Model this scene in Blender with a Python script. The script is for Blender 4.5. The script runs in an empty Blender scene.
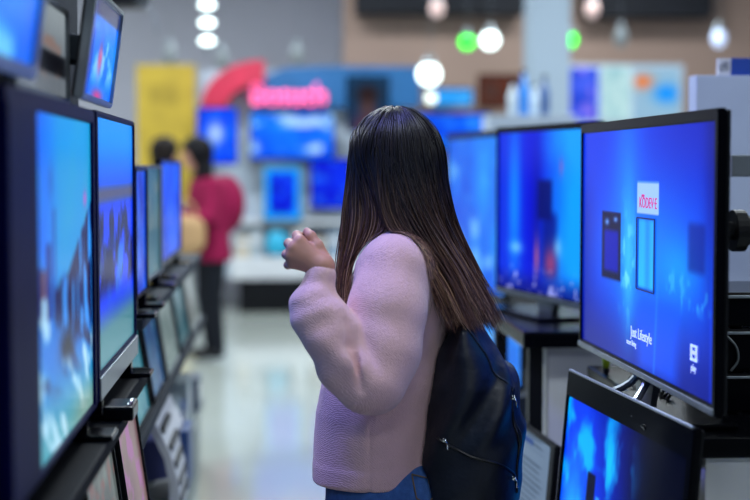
import bpy, bmesh, math, random
import numpy as np
from mathutils import Vector, Matrix
random.seed(7); rng = np.random.default_rng(7)
SC = bpy.context.scene; COL = SC.collection
PI = math.pi
V3 = lambda *a: np.array(a, float)

# ------------------------------------------------------------------ camera
FPX = 1460.0
PITCH, YAW = math.radians(3.26), math.radians(3.73)
CAM = V3(0, 0, 1.49)
_f = V3(math.sin(YAW)*math.cos(PITCH), math.cos(YAW)*math.cos(PITCH), -math.sin(PITCH))
_r = V3(math.cos(YAW), -math.sin(YAW), 0)
_u = np.cross(_r, _f)
def ray(px, py): return _f + _r*((px-375)/FPX) + _u*((250-py)/FPX)
def W(px, py, Y):
    d = ray(px, py); return CAM + d*(Y/d[1])
cam = bpy.data.cameras.new('camera'); co = bpy.data.objects.new('camera', cam); COL.objects.link(co)
cam.lens = 36*FPX/750; cam.sensor_width = 36
co.matrix_world = Matrix(((_r[0], _u[0], -_f[0], CAM[0]), (_r[1], _u[1], -_f[1], CAM[1]), (_r[2], _u[2], -_f[2], CAM[2]), (0, 0, 0, 1)))
cam.dof.use_dof = True; cam.dof.focus_distance = 3.2; cam.dof.aperture_fstop = 1.75
cam.clip_start = .05
SC.camera = co
SC.view_settings.view_transform = 'Standard'; SC.view_settings.look = 'None'
SC.view_settings.gamma = 1; SC.view_settings.use_curve_mapping = False
SC.view_settings.exposure = 0.0

# ------------------------------------------------------------------ colour / materials
def lin(c):
    c = np.asarray(c, float)
    return np.where(c <= .04045, c/12.92, ((np.maximum(c, 0)+.055)/1.055)**2.4)
def hx(s): return tuple(lin([int(s[i:i+2], 16)/255 for i in (0, 2, 4)]))
def mat(name, col, rough=.5, metal=0, spec=.5, var=.12, scale=6, bump=0, bscale=80, emit=None, estr=1, coat=0, sheen=0):
    m = bpy.data.materials.new(name); m.use_nodes = True
    nt = m.node_tree; b = nt.nodes['Principled BSDF']
    c = hx(col) if isinstance(col, str) else col
    b.inputs['Roughness'].default_value = rough; b.inputs['Metallic'].default_value = metal
    b.inputs['Specular IOR Level'].default_value = spec
    b.inputs['Coat Weight'].default_value = coat
    b.inputs['Sheen Weight'].default_value = sheen
    tc = nt.nodes.new('ShaderNodeTexCoord')
    n = nt.nodes.new('ShaderNodeTexNoise'); n.inputs['Scale'].default_value = scale; n.inputs['Detail'].default_value = 3
    nt.links.new(tc.outputs['Object'], n.inputs['Vector'])
    r = nt.nodes.new('ShaderNodeValToRGB')
    r.color_ramp.elements[0].position = .3; r.color_ramp.elements[1].position = .7
    r.color_ramp.elements[0].color = tuple(x*(1-var) for x in c)+(1,)
    r.color_ramp.elements[1].color = tuple(min(1, x*(1+var)) for x in c)+(1,)
    nt.links.new(n.outputs['Fac'], r.inputs['Fac']); nt.links.new(r.outputs['Color'], b.inputs['Base Color'])
    if bump:
        n2 = nt.nodes.new('ShaderNodeTexNoise'); n2.inputs['Scale'].default_value = bscale; n2.inputs['Detail'].default_value = 2
        nt.links.new(tc.outputs['Object'], n2.inputs['Vector'])
        bp = nt.nodes.new('ShaderNodeBump'); bp.inputs['Strength'].default_value = bump; bp.inputs['Distance'].default_value = .004
        nt.links.new(n2.outputs['Fac'], bp.inputs['Height']); nt.links.new(bp.outputs['Normal'], b.inputs['Normal'])
    if emit:
        b.inputs['Emission Color'].default_value = (hx(emit) if isinstance(emit, str) else emit)+(1,)
        b.inputs['Emission Strength'].default_value = estr
    return m
def screen_mat(name, strength):
    m = bpy.data.materials.new(name); m.use_nodes = True
    nt = m.node_tree; b = nt.nodes['Principled BSDF']
    b.inputs['Base Color'].default_value = (.004, .004, .006, 1); b.inputs['Roughness'].default_value = .2
    b.inputs['Specular IOR Level'].default_value = .06
    a = nt.nodes.new('ShaderNodeVertexColor'); a.layer_name = 'picture'
    nt.links.new(a.outputs['Color'], b.inputs['Emission Color']); b.inputs['Emission Strength'].default_value = strength
    return m
M = {}
M['gloss_black'] = mat('gloss_black', '05060b', .2, 0, .07, .2)
M['black'] = mat('satin_black', '090b10', .4, 0, .2, .2, bump=.05)
M['navy_gloss'] = mat('navy_gloss', '06083e', .4, 0, .05, .2)
M['silver'] = mat('silver', '9aa3ac', .28, .9, .5, .08)
M['grey_metal'] = mat('grey_metal', '70787e', .4, .6, .5, .1)
M['chrome'] = mat('chrome', 'c8ccd0', .1, 1, .5, .03)
M['white'] = mat('white_laminate', 'c9ccd0', .45, 0, .4, .05)
M['board'] = mat('pale_board', 'a9b6c4', .6, 0, .3, .05)
M['dark_shelf'] = mat('dark_shelf', '090c14', .6, 0, .04, .2)
M['rack'] = mat('rack_grey', '262d36', .7, 0, .15, .15)
M['pale_shelf'] = mat('pale_shelf', '808888', .5, 0, .4, .08)
SM = {k: screen_mat('lit_screen_%s' % n, e) for k, n, e in ((.25, 'dim', .25), (.6, 'soft', .6), (.9, 'normal', 1.15))}
M['text_white'] = mat('screen_white', 'b8d0ff', .4, emit='c8dcff', estr=.7)
M['text_pink'] = mat('screen_pink', 'c02070', .4, emit='c81e78', estr=.7)
M['line_dark'] = mat('screen_line', '020830', .4, emit='04207a', estr=.6)

# ------------------------------------------------------------------ object helpers
def link(name, me, parent=None, smooth=False, m=None):
    o = bpy.data.objects.new(name, me); COL.objects.link(o)
    if m is not None: me.materials.append(m)
    if parent is not None: o.parent = parent
    if smooth: me.polygons.foreach_set('use_smooth', [True]*len(me.polygons))
    return o
def from_pydata(name, v, f, m=None, parent=None, smooth=False):
    me = bpy.data.meshes.new(name); me.from_pydata([tuple(map(float, p)) for p in v], [], [tuple(map(int, q)) for q in f]); me.update()
    return link(name, me, parent, smooth, m)
def tag(o, label, cat, group=None):
    o['label'] = label; o['category'] = cat
    if group: o['group'] = group
    return o
def thing(name, label, cat, loc=(0, 0, 0), rotz=0, tilt=0, group=None):
    o = bpy.data.objects.new(name, None); COL.objects.link(o); o.empty_display_size = .05
    o.location = [float(x) for x in loc]; o.rotation_euler = (tilt, 0, rotz)
    return tag(o, label, cat, group)
def struct(o): o['kind'] = 'structure'; return o
class MB:
    def __init__(s): s.b = bmesh.new()
    def box(s, lo, hi, bev=0, seg=2):
        r = bmesh.ops.create_cube(s.b, size=1)
        vs = r['verts']; lo = Vector([float(x) for x in lo]); hi = Vector([float(x) for x in hi])
        for v in vs: v.co = Vector(((lo[i]+hi[i])/2 + v.co[i]*(hi[i]-lo[i]) for i in range(3)))
        if bev:
            es = list({e for v in vs for e in v.link_edges})
            bmesh.ops.bevel(s.b, geom=es, offset=bev, segments=seg, profile=.6, affect='EDGES')
        return s
    def tube(s, pts, rad, n=10, cap=True):
        pts = [Vector([float(x) for x in p]) for p in pts]
        if not hasattr(rad, '__len__'): rad = [rad]*len(pts)
        rings = []; up = None
        for i, p in enumerate(pts):
            t = (pts[min(i+1, len(pts)-1)]-pts[max(i-1, 0)]).normalized()
            if up is None: up = Vector((0, 0, 1)) if abs(t.z) < .9 else Vector((1, 0, 0))
            a = t.cross(up).normalized(); c = a.cross(t).normalized(); up = c
            rings.append([s.b.verts.new(p+a*math.cos(2*PI*k/n)*rad[i]+c*math.sin(2*PI*k/n)*rad[i]) for k in range(n)])
        for i in range(len(rings)-1):
            for k in range(n): s.b.faces.new((rings[i][k], rings[i][(k+1) % n], rings[i+1][(k+1) % n], rings[i+1][k]))
        if cap: s.b.faces.new(rings[0][::-1]); s.b.faces.new(rings[-1])
        return s
    def ball(s, c, r, sc=(1, 1, 1), n=16):
        q = bmesh.ops.create_uvsphere(s.b, u_segments=n, v_segments=max(6, n//2), radius=1)
        for v in q['verts']: v.co = Vector([float(c[i])+v.co[i]*r*sc[i] for i in range(3)])
        return s
    def prism(s, poly, axis, a, b):     # polygon of 2-d points extruded along an axis
        def P(p, t):
            q = [p[0], p[1]]; q.insert(axis, t); return Vector([float(x) for x in q])
        A = [s.b.verts.new(P(p, a)) for p in poly]; B = [s.b.verts.new(P(p, b)) for p in poly]
        n = len(poly); s.b.faces.new(A[::-1]); s.b.faces.new(B)
        for i in range(n): s.b.faces.new((A[i], A[(i+1) % n], B[(i+1) % n], B[i]))
        return s
    def build(s, name, m, parent=None, smooth=False):
        bmesh.ops.recalc_face_normals(s.b, faces=s.b.faces[:])
        me = bpy.data.meshes.new(name); s.b.to_mesh(me); s.b.free()
        return link(name, me, parent, smooth, m)
def box(name, lo, hi, m, parent=None, bev=0): return MB().box(lo, hi, bev).build(name, m, parent)
def text_obj(name, s, size, m, parent, place, extr=.0004):
    cu = bpy.data.curves.new('text_tmp', 'FONT'); cu.body = s; cu.size = size; cu.extrude = extr
    cu.align_x = 'CENTER'; cu.align_y = 'CENTER'; cu.resolution_u = 3
    o = bpy.data.objects.new('text_tmp', cu); COL.objects.link(o)
    bpy.context.view_layer.update()
    me = bpy.data.meshes.new_from_object(o.evaluated_get(bpy.context.evaluated_depsgraph_get()))
    bpy.data.objects.remove(o); bpy.data.curves.remove(cu); me.materials.clear()
    for v in me.vertices: v.co = place(v.co)
    return link(name, me, parent, False, m)

# ------------------------------------------------------------------ noise + pictures
def vnoise(x, y, seed=0):
    xi = np.floor(x).astype(int); yi = np.floor(y).astype(int); fx = x-xi; fy = y-yi
    fx = fx*fx*(3-2*fx); fy = fy*fy*(3-2*fy)
    def h(i, j):
        n = (i*374761393 + j*668265263 + seed*982451653) & 0x7fffffff
        n = ((n ^ (n >> 13))*1274126177) & 0x7fffffff
        return ((n ^ (n >> 16)) & 0xffff)/65535.0
    return (h(xi, yi)*(1-fx)+h(xi+1, yi)*fx)*(1-fy)+(h(xi, yi+1)*(1-fx)+h(xi+1, yi+1)*fx)*fy
def fbm(x, y, seed=0): return (vnoise(x, y, seed)+.5*vnoise(2*x, 2*y, seed+1)+.25*vnoise(4*x, 4*y, seed+2))/1.75
def mixc(a, b, t): t = np.clip(t, 0, 1)[..., None]; return np.asarray(a)*(1-t)+np.asarray(b)*t
def ss(a, b, x): t = np.clip((x-a)/(b-a), 0, 1); return t*t*(3-2*t)
def rect(u, v, u0, u1, v0, v1, s=.006): return ss(u0-s, u0+s, u)*(1-ss(u1-s, u1+s, u))*ss(v0-s, v0+s, v)*(1-ss(v1-s, v1+s, v))
def blob(u, v, cu, cv, ru, rv): return np.exp(-((u-cu)/ru)**2-((v-cv)/rv)**2)
def flat(u, c): return np.ones(u.shape+(3,))*np.array(c)

def pic_phones(u, v):            # big blue advert: two phones
    c = flat(u, (.02, .25, .90))
    c = mixc(c, (.01, .15, .78), ss(.55, 1, v)*ss(.4, .9, u))
    c = mixc(c, (.0, .07, .55), (1-ss(0, .38, v))*.85)
    c = mixc(c, (.0, .08, .6), (1-ss(.0, .2, u))*ss(.1, .5, 1-v)*.6)
    c = mixc(c, (.03, .52, 1.), blob(u, v, .40, .72, .12, .5)*.85)
    c = mixc(c, (.02, .56, 1.), blob(u, v, .55, .47, .42, .34)*.9)
    c = mixc(c, (.15, .75, 1.), blob(u, v, .78, .45, .14, .12)*.55)
    c = mixc(c, (.35, .85, 1.), blob(u, v, .42, .45, .05, .28)*.7)
    n = fbm(u*26, v*14, 3)
    c = mixc(c, (.55, .92, 1.), ss(.55, .75, n)*blob(u, v, .41, .42, .06, .2)*.8)
    c = mixc(c, (.3, .75, 1.), ss(.62, .8, fbm(u*40, v*16, 8))*rect(u, v, .66, .98, .3, .44, .03)*.6)
    c = mixc(c, (.0, .12, .55), rect(u, v, .84, .94, .45, .63, .02)*.6)
    c = mixc(c, (.02, .40, 1.), rect(u, v, .5, .78, 0, .3, .05)*(.6+.3*u))
    c = mixc(c, (.2, .6, 1.), blob(u, v, .62+(v*.06), .15, .008, .3)*.5)
    # dark phone
    k = rect(u, v, .19, .355, .335, .635, .004)
    c = mixc(c, (.02, .05, .30), k)
    c = mixc(c, (.02, .10, .85), rect(u, v, .21, .335, .37, .555, .015)*.8)
    c = mixc(c, (.45, .65, .95), blob(u, v, .235, .59, .02, .016)+blob(u, v, .31, .605, .02, .012))
    # clear phone
    k = rect(u, v, .485, .625, .325, .63, .004)
    c = mixc(c, (.02, .36, .85), k)
    c = mixc(c, (.22, .78, 1.), rect(u, v, .5, .61, .34, .62, .006)*(.55+.45*vnoise(u*30, v*3, 5)))
    # white card
    c = mixc(c, (.66, .80, 1.), rect(u, v, .485, .645, .645, .775, .004))
    # soft writing strip glow
    c = mixc(c, (.02, .02, .45), blob(u, v, 1., .9, .06, .6)*.6)
    c = mixc(c, (.1, .35, 1.), blob(u, v, .985, .2, .012, .4)*.7)
    return c
def pic_tower(u, v):             # night city, dark right side
    n = fbm(u*9, v*5, 11)
    c = mixc((.0, .28, .95), (.0, .06, .45), ss(.25, .75, u+.25*(v-.5)))
    c = mixc(c, (.0, .72, 1.), ss(.42, .7, n)*(1-ss(.35, .62, u))*(ss(.1, .6, v)))
    c = mixc(c, (.25, .85, 1.), blob(u, v, .12, .3, .1, .35)*.8)
    c = mixc(c, (.1, .78, 1.), ss(.5, .72, fbm(u*14+2, v*5, 4))*blob(u, v, .45, .75, .2, .18))
    c = mixc(c, (.0, .01, .09), ss(.52, .8, u)*.92)
    c = mixc(c, (.01, .08, .55), rect(u, v, .3, .64, -1, .5-.25*u, .02)*.95)
    c = mixc(c, (.0, .03, .22), rect(u, v, .25, .32, -1, .66, .01))
    c = mixc(c, (.4, .85, 1.), rect(u, v, .335, .37, -1, .56, .01)*(.5+.5*vnoise(u*8, v*30, 2)))
    c = mixc(c, (.3, .6, 1.), rect(u, v, .56, .575, -1, .5, .008)*.7)
    c = mixc(c, (.0, .04, .35), rect(u, v, .62, .68, .15, .3, .03)*.7)
    return c
def pic_stage(u, v):             # blue stage with a figure
    c = mixc((.0, .22, .88), (.08, .66, 1.), ss(.4, .85, u+.15*fbm(u*5, v*4, 1)))
    c = mixc(c, (.0, .06, .85), blob(u, v, .36, .6, .1, .9)*.8)
    c = mixc(c, (.05, .60, 1.), blob(u, v, .18, .55, .07, .55)*.9)
    c = mixc(c, (.0, .05, .60), blob(u, v, .42, .5, .05, .35)*.6)
    c = mixc(c, (.0, .05, .42), rect(u, v, .43, .57, .46, .70, .02)*.8)
    c = mixc(c, (.0, .06, .5), rect(u, v, .48, .62, .12, .5, .04)*.7)
    c = mixc(c, (.80, .35, .50), blob(u, v, .56, .2, .07, .11)*.75)
    c = mixc(c, (.9, .5, .55), blob(u, v, .42, .22, .025, .14)*.75)
    c = mixc(c, (.65, .9, 1.), blob(u, v, .2, .27, .07, .04)*.7+blob(u, v, .63, .3, .04, .06)*.6)
    c = mixc(c, (.0, .05, .5), (1-ss(0, .16, v))*.75)
    c = mixc(c, (.8, .8, 1.), ss(.62, .75, fbm(u*30, v*20, 9))*(1-ss(.1, .2, v))*.8)
    c = mixc(c, (.75, .4, .75), blob(u, v, .66, .78, .02, .06)*.6)
    return c
def pic_harbour(u, v):           # pale sky above waterside buildings
    sky = mixc((.10, .62, .86), (.02, .45, .95), 1-ss(0, .45, u))
    sky = mixc(sky, (.16, .66, .84), ss(.4, 1, fbm(u*4, v*4, 6)))
    c = sky
    hor = .47+.05*vnoise(u*9, v*0, 3)
    ground = mixc((.05, .5, .85), (.35, .66, .72), 1-ss(.0, .3, v))
    ground = mixc(ground, (.75, .88, .95), ss(.52, .68, fbm(u*7, v*12+u*8, 2))*.9)
    ground = mixc(ground, (.02, .08, .3), ss(.55, .7, fbm(u*6+4, v*14+u*6, 5))*ss(.12, .3, v)*.9)
    c = mixc(c, ground, (1-ss(hor-.02, hor+.02, v))) if False else c*(ss(hor-.02, hor+.02, v))[..., None]+ground*(1-ss(hor-.02, hor+.02, v))[..., None]
    roof = .40+.46*np.clip(u-.3, 0, 1)
    dk = (1-ss(roof-.01, roof+.015, v))*ss(.33, .4, u)*ss(.25, .33, v)
    st = ss(.42, .62, vnoise(u*34, v*7, 14))
    c = mixc(c, mixc((.02, .07, .34), (.25, .62, .95), st), dk*.95)
    c = mixc(c, (.02, .1, .5), rect(u, v, .17, .24, .4, .62, .01)*.9+rect(u, v, .06, .1, .42, .56, .01)*.9)
    c = mixc(c, (.02, .12, .55), rect(u, v, .28, .31, .4, .72, .01)*.7)
    c = mixc(c, (.55, .25, .2), rect(u, v, .1, .16, .47, .55, .01)*.8)
    c = mixc(c, (.05, .07, .22), blob(u, v, .5, .285, .12, .05)*.95)
    c = mixc(c, (.80, .42, .80), blob(u, v, .87, .735, .035, .03)*.9)
    c = mixc(c, (.05, .35, .7), blob(u, v, .25, .8, .03, .05)*.6)
    c = mixc(c, (.55, .66, .62), (1-ss(.02, .14, v))*ss(.35, .8, u)*.85)
    return c
def pic_dune(u, v):
    c = mixc((.05, .30, .95), (.20, .62, .98), ss(.6, .95, v))
    c = mixc(c, (.45, .40, .38), rect(u, v, 0, 1, .66, .72, .02)*.8)
    c = mixc(c, (.04, .08, .30), ss(.4, .6, fbm(u*8, v*7, 2))*rect(u, v, 0, 1, .3, .62, .05)*.9)
    c = mixc(c, (.25, .58, .85), ss(.5, .75, fbm(u*5+3, v*5, 9))*rect(u, v, 0, 1, .26, .5, .08)*.7)
    c = mixc(c, (.32, .55, .60), 1-ss(.12, .26, v))
    return c
def pic_dusk(u, v):
    c = mixc((.02, .35, .95), (.12, .62, 1.), fbm(u*3, v*4, 3))
    c = mixc(c, (.25, .2, .3), rect(u, v, 0, 1, .82, 1.2, .03)*.85)
    c = mixc(c, (.55, .85, 1.), ss(.5, .7, fbm(u*6, v*5, 21))*rect(u, v, 0, 1, .2, .7, .15)*.8)
    c = mixc(c, (.85, .2, .4), blob(u, v, .45, .42, .07, .16)*.8+blob(u, v, .5, .03, .2, .07)*.9)
    c = mixc(c, (.0, .1, .6), blob(u, v, .1, .4, .1, .6)*.8)
    return c
def pic_ice(u, v):
    c = mixc((.02, .35, .9), (.15, .65, .95), fbm(u*3+5, v*5, 7))
    c = mixc(c, (.6, .9, 1.), ss(.55, .75, fbm(u*5, v*6, 17))*.7)
    return c
def pic_mirror(u, v):            # switched-off panel, its room reflections painted as a glowing picture
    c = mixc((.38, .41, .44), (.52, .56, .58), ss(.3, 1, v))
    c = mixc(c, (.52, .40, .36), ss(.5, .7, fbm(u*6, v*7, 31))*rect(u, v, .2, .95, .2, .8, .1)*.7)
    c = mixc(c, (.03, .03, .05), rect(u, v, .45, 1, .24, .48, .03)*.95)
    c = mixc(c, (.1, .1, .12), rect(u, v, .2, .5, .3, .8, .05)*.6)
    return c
def gen(seed, a=(.0, .15, .85), b=(.05, .5, 1.), w=(.6, .85, 1.), amt=.6, s=4):
    def f(u, v):
        c = mixc(a, b, fbm(u*s, v*s, seed)*1.5-.2)
        return mixc(c, w, ss(.55, .72, fbm(u*s*1.3+9, v*s*1.7, seed+40))*amt)
    return f
def frame_glow(seed, edge=(.05, .65, .95)):
    def f(u, v):
        c = gen(seed, (.0, .05, .7), (.0, .15, .95), (.1, .5, 1.), .4, 5)(u, v)
        d = np.minimum(np.minimum(u, 1-u)*.75, np.minimum(v, 1-v))
        return mixc(c, edge, 1-ss(.07, .14, d))
    return f
def tint(a, b, w=(.7, .8, .85), seed=1, amt=.5, s=5): return gen(seed, a, b, w, amt, s)
def pic_doc(u, v):
    c = flat(u, (.70, .78, .88))
    ln = rect(np.mod(v*14, 1), v, .3, .62, -1, 2, .1)*ss(.1, .14, u)*(1-ss(.75, .9, u+.2*vnoise(v*14, v*0, 2)))
    c = mixc(c, (.25, .33, .45), ln*.7*(1-rect(u, v, -1, 2, .7, .82)))
    return mixc(c, (.2, .4, .75), rect(u, v, .1, .5, .86, .93))
def pic_poster(u, v):
    c = mixc((.05, .35, .6), (.15, .42, .66), v)
    c = mixc(c, (.80, .40, .52), blob(u, v, .5, .02, .4, .32))
    c = mixc(c, (.72, .48, .42), blob(u, v, .5, .46, .17, .2))
    c = mixc(c, (.32, .17, .12), blob(u, v, .5, .68, .26, .16)*1.2)
    return c

# ------------------------------------------------------------------ flat picture grid
def picture(name, pic, res, x0, x1, z0, z1, y, m, parent):
    nx, nz = res
    us = np.linspace(0, 1, nx+1); vs = np.linspace(0, 1, nz+1)
    U, Vv = np.meshgrid(us, vs)
    verts = np.stack([x0+(x1-x0)*U, np.full_like(U, y), z0+(z1-z0)*Vv], -1).reshape(-1, 3)
    i = (np.arange(nz)[:, None]*(nx+1)+np.arange(nx)[None, :]).reshape(-1)
    faces = np.stack([i, i+1, i+nx+2, i+nx+1], 1)
    o = from_pydata(name, verts, faces, m, parent)
    c = np.clip(pic(U, Vv), 0, 1)
    if nx > 60: c = c**1.22          # fuller contrast on the large panels
    c = lin(c).reshape(-1, 3)
    at = o.data.color_attributes.new('picture', 'FLOAT_COLOR', 'POINT')
    at.data.foreach_set('color', np.concatenate([c, np.ones((len(c), 1))], 1).astype(np.float32).ravel())
    return o
def ring_mesh(w, h, bl, br, bt, bb, d, z0=0):
    o = [(-w/2, z0), (w/2, z0), (w/2, z0+h), (-w/2, z0+h)]
    n = [(-w/2+bl, z0+bb), (w/2-br, z0+bb), (w/2-br, z0+h-bt), (-w/2+bl, z0+h-bt)]
    b = MB(); B = b.b
    of = [B.verts.new((x, 0, z)) for x, z in o]; nf = [B.verts.new((x, 0, z)) for x, z in n]
    ob = [B.verts.new((x, d, z)) for x, z in o]; nb = [B.verts.new((x, d, z)) for x, z in n]
    for i in range(4):
        j = (i+1) % 4
        B.faces.new((of[i], of[j], nf[j], nf[i])); B.faces.new((ob[j], ob[i], nb[i], nb[j]))
        B.faces.new((of[j], of[i], ob[i], ob[j])); B.faces.new((nf[i], nf[j], nb[j], nb[i]))
    bmesh.ops.bevel(B, geom=[e for e in B.edges], offset=min(.003, bl*.3, br*.3, bt*.3, bb*.3), segments=2, affect='EDGES')
    return b
def tv(label, A, B, zb, h, pic, res=(24, 16), bez=(.012, .012, .012, .018), th=.045, tilt=0, sm=.9, frame='gloss_black',
       stand=None, lower=None, cat='television', name='television', group=None, bulge=True, bracket=0, foot='gloss_black'):
    A = V3(*A); B = V3(*B); w = float(np.linalg.norm(B-A)); mid = (A+B)/2
    t = thing(name, label, cat, (mid[0], mid[1], zb), math.atan2(B[1]-A[1], B[0]-A[0]), tilt, group)
    bl, br, bt, bb = bez
    ring_mesh(w, h, bl, br, bt, bb, .018).build('frame', M[frame], t)
    picture('screen', pic, res, -w/2+bl-.002, w/2-br+.002, bb-.002, h-bt+.002, .006, SM[sm], t)
    b = MB().box((-w/2+.003, .018, .003), (w/2-.003, th*.6, h-.003), .004)
    if bulge: b.prism([(th*.6, h*.10), (th*.6, h*.8), (th*1.7, h*.66), (th*1.7, h*.16)], 0, -w*.36, w*.36)
    b.build('back_cover', M['black'], t)
    if lower: MB().box((-w/2+.004, -.004, .004), (w/2-.004, .0, bb-.006), .0015).build('lower_trim', M[lower], t)
    if bracket: box('wall_bracket', (-.08, th*.6, h*.35), (.08, th*.6+bracket, h*.6), M['rack'], t, .004)
    if stand:
        kind, gap = stand
        if kind == 'center':
            fw = min(.5, w*.45)
            s = MB().box((-fw/2, -.09, -gap), (fw/2, .13, -gap+.012), .005).build('stand_foot', M[foot], t)
            MB().prism([(-.05, -gap+.011), (.05, -gap+.011), (.07, .012), (-.07, .012)], 1, .008, .034).build('stand_neck', M['silver'], t)
        else:
            for sx in (-1, 1):
                c = sx*w*.39
                MB().box((c-.045, -.045, -gap), (c+.045, .09, -gap+.012), .004).box((c-.022, .004, -gap+.006), (c+.022, .03, .008), .003).build('stand_foot', M[foot], t)
    return t

# ------------------------------------------------------------------ signed distance modelling
def smin(a, b, k):
    h = np.maximum(k-np.abs(a-b), 0)/k
    return np.minimum(a, b)-h*h*k*.25
def smax(a, b, k): return -smin(-a, -b, k)
def cap(P, a, b, ra, rb):
    a = np.asarray(a); b = np.asarray(b); d = b-a; q = P-a
    t = np.clip(q@d/(d@d), 0, 1)
    return np.linalg.norm(q-t[:, None]*d, axis=1)-(ra+(rb-ra)*t)
def ell(P, c, r):
    r = np.asarray(r); q = (P-np.asarray(c))
    k0 = np.linalg.norm(q/r, axis=1); k1 = np.linalg.norm(q/(r*r), axis=1)
    return k0*(k0-1)/np.maximum(k1, 1e-9)
def chain(P, pts, rs, k=.01):
    d = None
    for i in range(len(pts)-1):
        e = cap(P, pts[i], pts[i+1], rs[i], rs[i+1])
        d = e if d is None else smin(d, e, k)
    return d
def nets(fn, lo, hi, h):
    lo = np.asarray(lo, float); hi = np.asarray(hi, float)
    n = np.ceil((hi-lo)/h).astype(int)+1
    ax = [lo[i]+h*np.arange(n[i]) for i in range(3)]
    vals = np.empty(n)
    step = max(1, int(400000/(n[1]*n[2])))
    for i in range(0, n[0], step):
        g = np.stack(np.meshgrid(ax[0][i:i+step], ax[1], ax[2], indexing='ij'), -1)
        vals[i:i+step] = fn(g.reshape(-1, 3)).reshape(g.shape[:3])
    s = vals < 0
    cs = np.zeros(np.array(n)-1, int)
    for a in (0, 1):
        for b in (0, 1):
            for c in (0, 1): cs += s[a:n[0]-1+a, b:n[1]-1+b, c:n[2]-1+c]
    act = np.argwhere((cs > 0) & (cs < 8))
    idx = -np.ones(cs.shape, int); idx[tuple(act.T)] = np.arange(len(act))
    acc = np.zeros((len(act), 3)); cnt = np.zeros(len(act))
    cor = [(a, b, c) for a in (0, 1) for b in (0, 1) for c in (0, 1)]
    for p in cor:
        for axis in range(3):
            if p[axis]: continue
            q = list(p); q[axis] = 1; q = tuple(q)
            va = vals[tuple((act+p).T)]; vb = vals[tuple((act+q).T)]
            m = (va < 0) != (vb < 0)
            t = np.where(m, va/np.where(va-vb == 0, 1, va-vb), 0)
            pos = act+np.array(p, float); pos[:, axis] += t
            acc[m] += pos[m]; cnt[m] += 1
    verts = lo+h*acc/cnt[:, None]
    faces = []
    for axis in range(3):
        o1, o2 = [(1, 2), (2, 0), (0, 1)][axis]
        sl = [slice(None)]*3; sl[axis] = slice(0, -1); s0 = s[tuple(sl)]
        sl[axis] = slice(1, None); s1 = s[tuple(sl)]
        e = np.argwhere(s0 != s1)
        ok = (e[:, o1] > 0) & (e[:, o2] > 0) & (e[:, o1] < n[o1]-1) & (e[:, o2] < n[o2]-1)
        e = e[ok]
        def cell(d1, d2):
            c = e.copy(); c[:, o1] -= d1; c[:, o2] -= d2; return idx[tuple(c.T)]
        quad = np.stack([cell(1, 1), cell(0, 1), cell(0, 0), cell(1, 0)], 1)
        flip = ~s0[tuple(e.T)]
        quad[flip] = quad[flip][:, ::-1]
        faces.append(quad)
    return verts, np.concatenate(faces)
def sdf_obj(name, fn, lo, hi, h, m, parent, extra=()):
    v, f = nets(fn, lo, hi, h)
    for (fn2, lo2, hi2, h2) in extra:
        v2, f2 = nets(fn2, lo2, hi2, h2); f = np.concatenate([f, f2+len(v)]); v = np.concatenate([v, v2])
    loc = np.array(parent.location) if parent is not None else 0
    return from_pydata(name, v-loc, f, m, parent, True)
def project(fn, P, it=6, off=0.0):
    P = np.array(P, float)
    for _ in range(it):
        d = fn(P); g = np.stack([(fn(P+e)-fn(P-e))/.002 for e in np.eye(3)*.001], 1)
        g /= np.maximum(np.linalg.norm(g, axis=1), .2)[:, None]
        P = P-(d-off)[:, None]*g
    return P
def pushout(fn, P, off):
    P = np.array(P, float)
    for _ in range(3):
        d = fn(P); m = d < off
        if not m.any(): break
        Q = P[m]; g = np.stack([(fn(Q+e)-fn(Q-e))/.004 for e in np.eye(3)*.002], 1)
        g /= np.maximum(np.linalg.norm(g, axis=1), .3)[:, None]
        P[m] = Q+(off-d[m])[:, None]*g
    return P
def catmull(pts, n):
    p = np.asarray(pts, float); p = np.concatenate([[2*p[0]-p[1]], p, [2*p[-1]-p[-2]]])
    out = []
    m = len(p)-3
    for s in np.linspace(0, m-1e-6, n):
        i = int(s); t = s-i; a, b, c, d = p[i:i+4]
        out.append(.5*((2*b)+(-a+c)*t+(2*a-5*b+4*c-d)*t*t+(-a+3*b-3*c+d)*t**3))
    return np.array(out)

#SECTION room
# ================================================================== the room
M['floor'] = mat('vinyl_floor', 'a9b0a9', .09, 0, .5, .05, .8)
M['wall_grey'] = mat('grey_wall', 'b6b7c2', .8, 0, .3, .05, 1)
M['wall_tan'] = mat('tan_wall', '9c8478', .8, 0, .3, .05, 1)
M['ceil'] = mat('ceiling_paint', '6a6e74', .9, 0, .2, .05, 1)
M['dark_trim'] = mat('dark_bulkhead', '12141c', .7, 0, .3, .2)
M['column'] = mat('column_paint', '98a8b6', .6, 0, .3, .04, 1)
struct(box('floor', (-6, -3, -.1), (7, 17.6, 0), M['floor']))
struct(box('ceiling', (-6, -3, 4.1), (7, 17.6, 4.2), M['ceil']))
struct(box('wall_left', (-6.1, -3, 0), (-6, 17.6, 4.1), M['wall_grey']))
struct(box('wall_right', (7, -3, 0), (7.1, 17.6, 4.1), M['wall_grey']))
struct(box('wall_back', (-6, 17, 0), (.68, 17.15, 4.1), M['wall_grey']))
struct(box('wall_alcove', (.68, 15.6, 0), (7, 15.75, 4.1), M['wall_tan']))
struct(box('wall_return', (.68, 15.75, 0), (.83, 17.15, 4.1), M['wall_grey']))
struct(box('trim_1', (.8, 15.2, 3.09), (2.55, 15.6, 4.1), M['dark_trim']))
struct(box('trim_2', (3.2, 15.2, 3.07), (4.55, 15.6, 4.1), M['dark_trim']))
struct(box('column', (2.05, 11.9, 0), (2.38, 12.25, 4.1), M['column'], None, .01))
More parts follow.
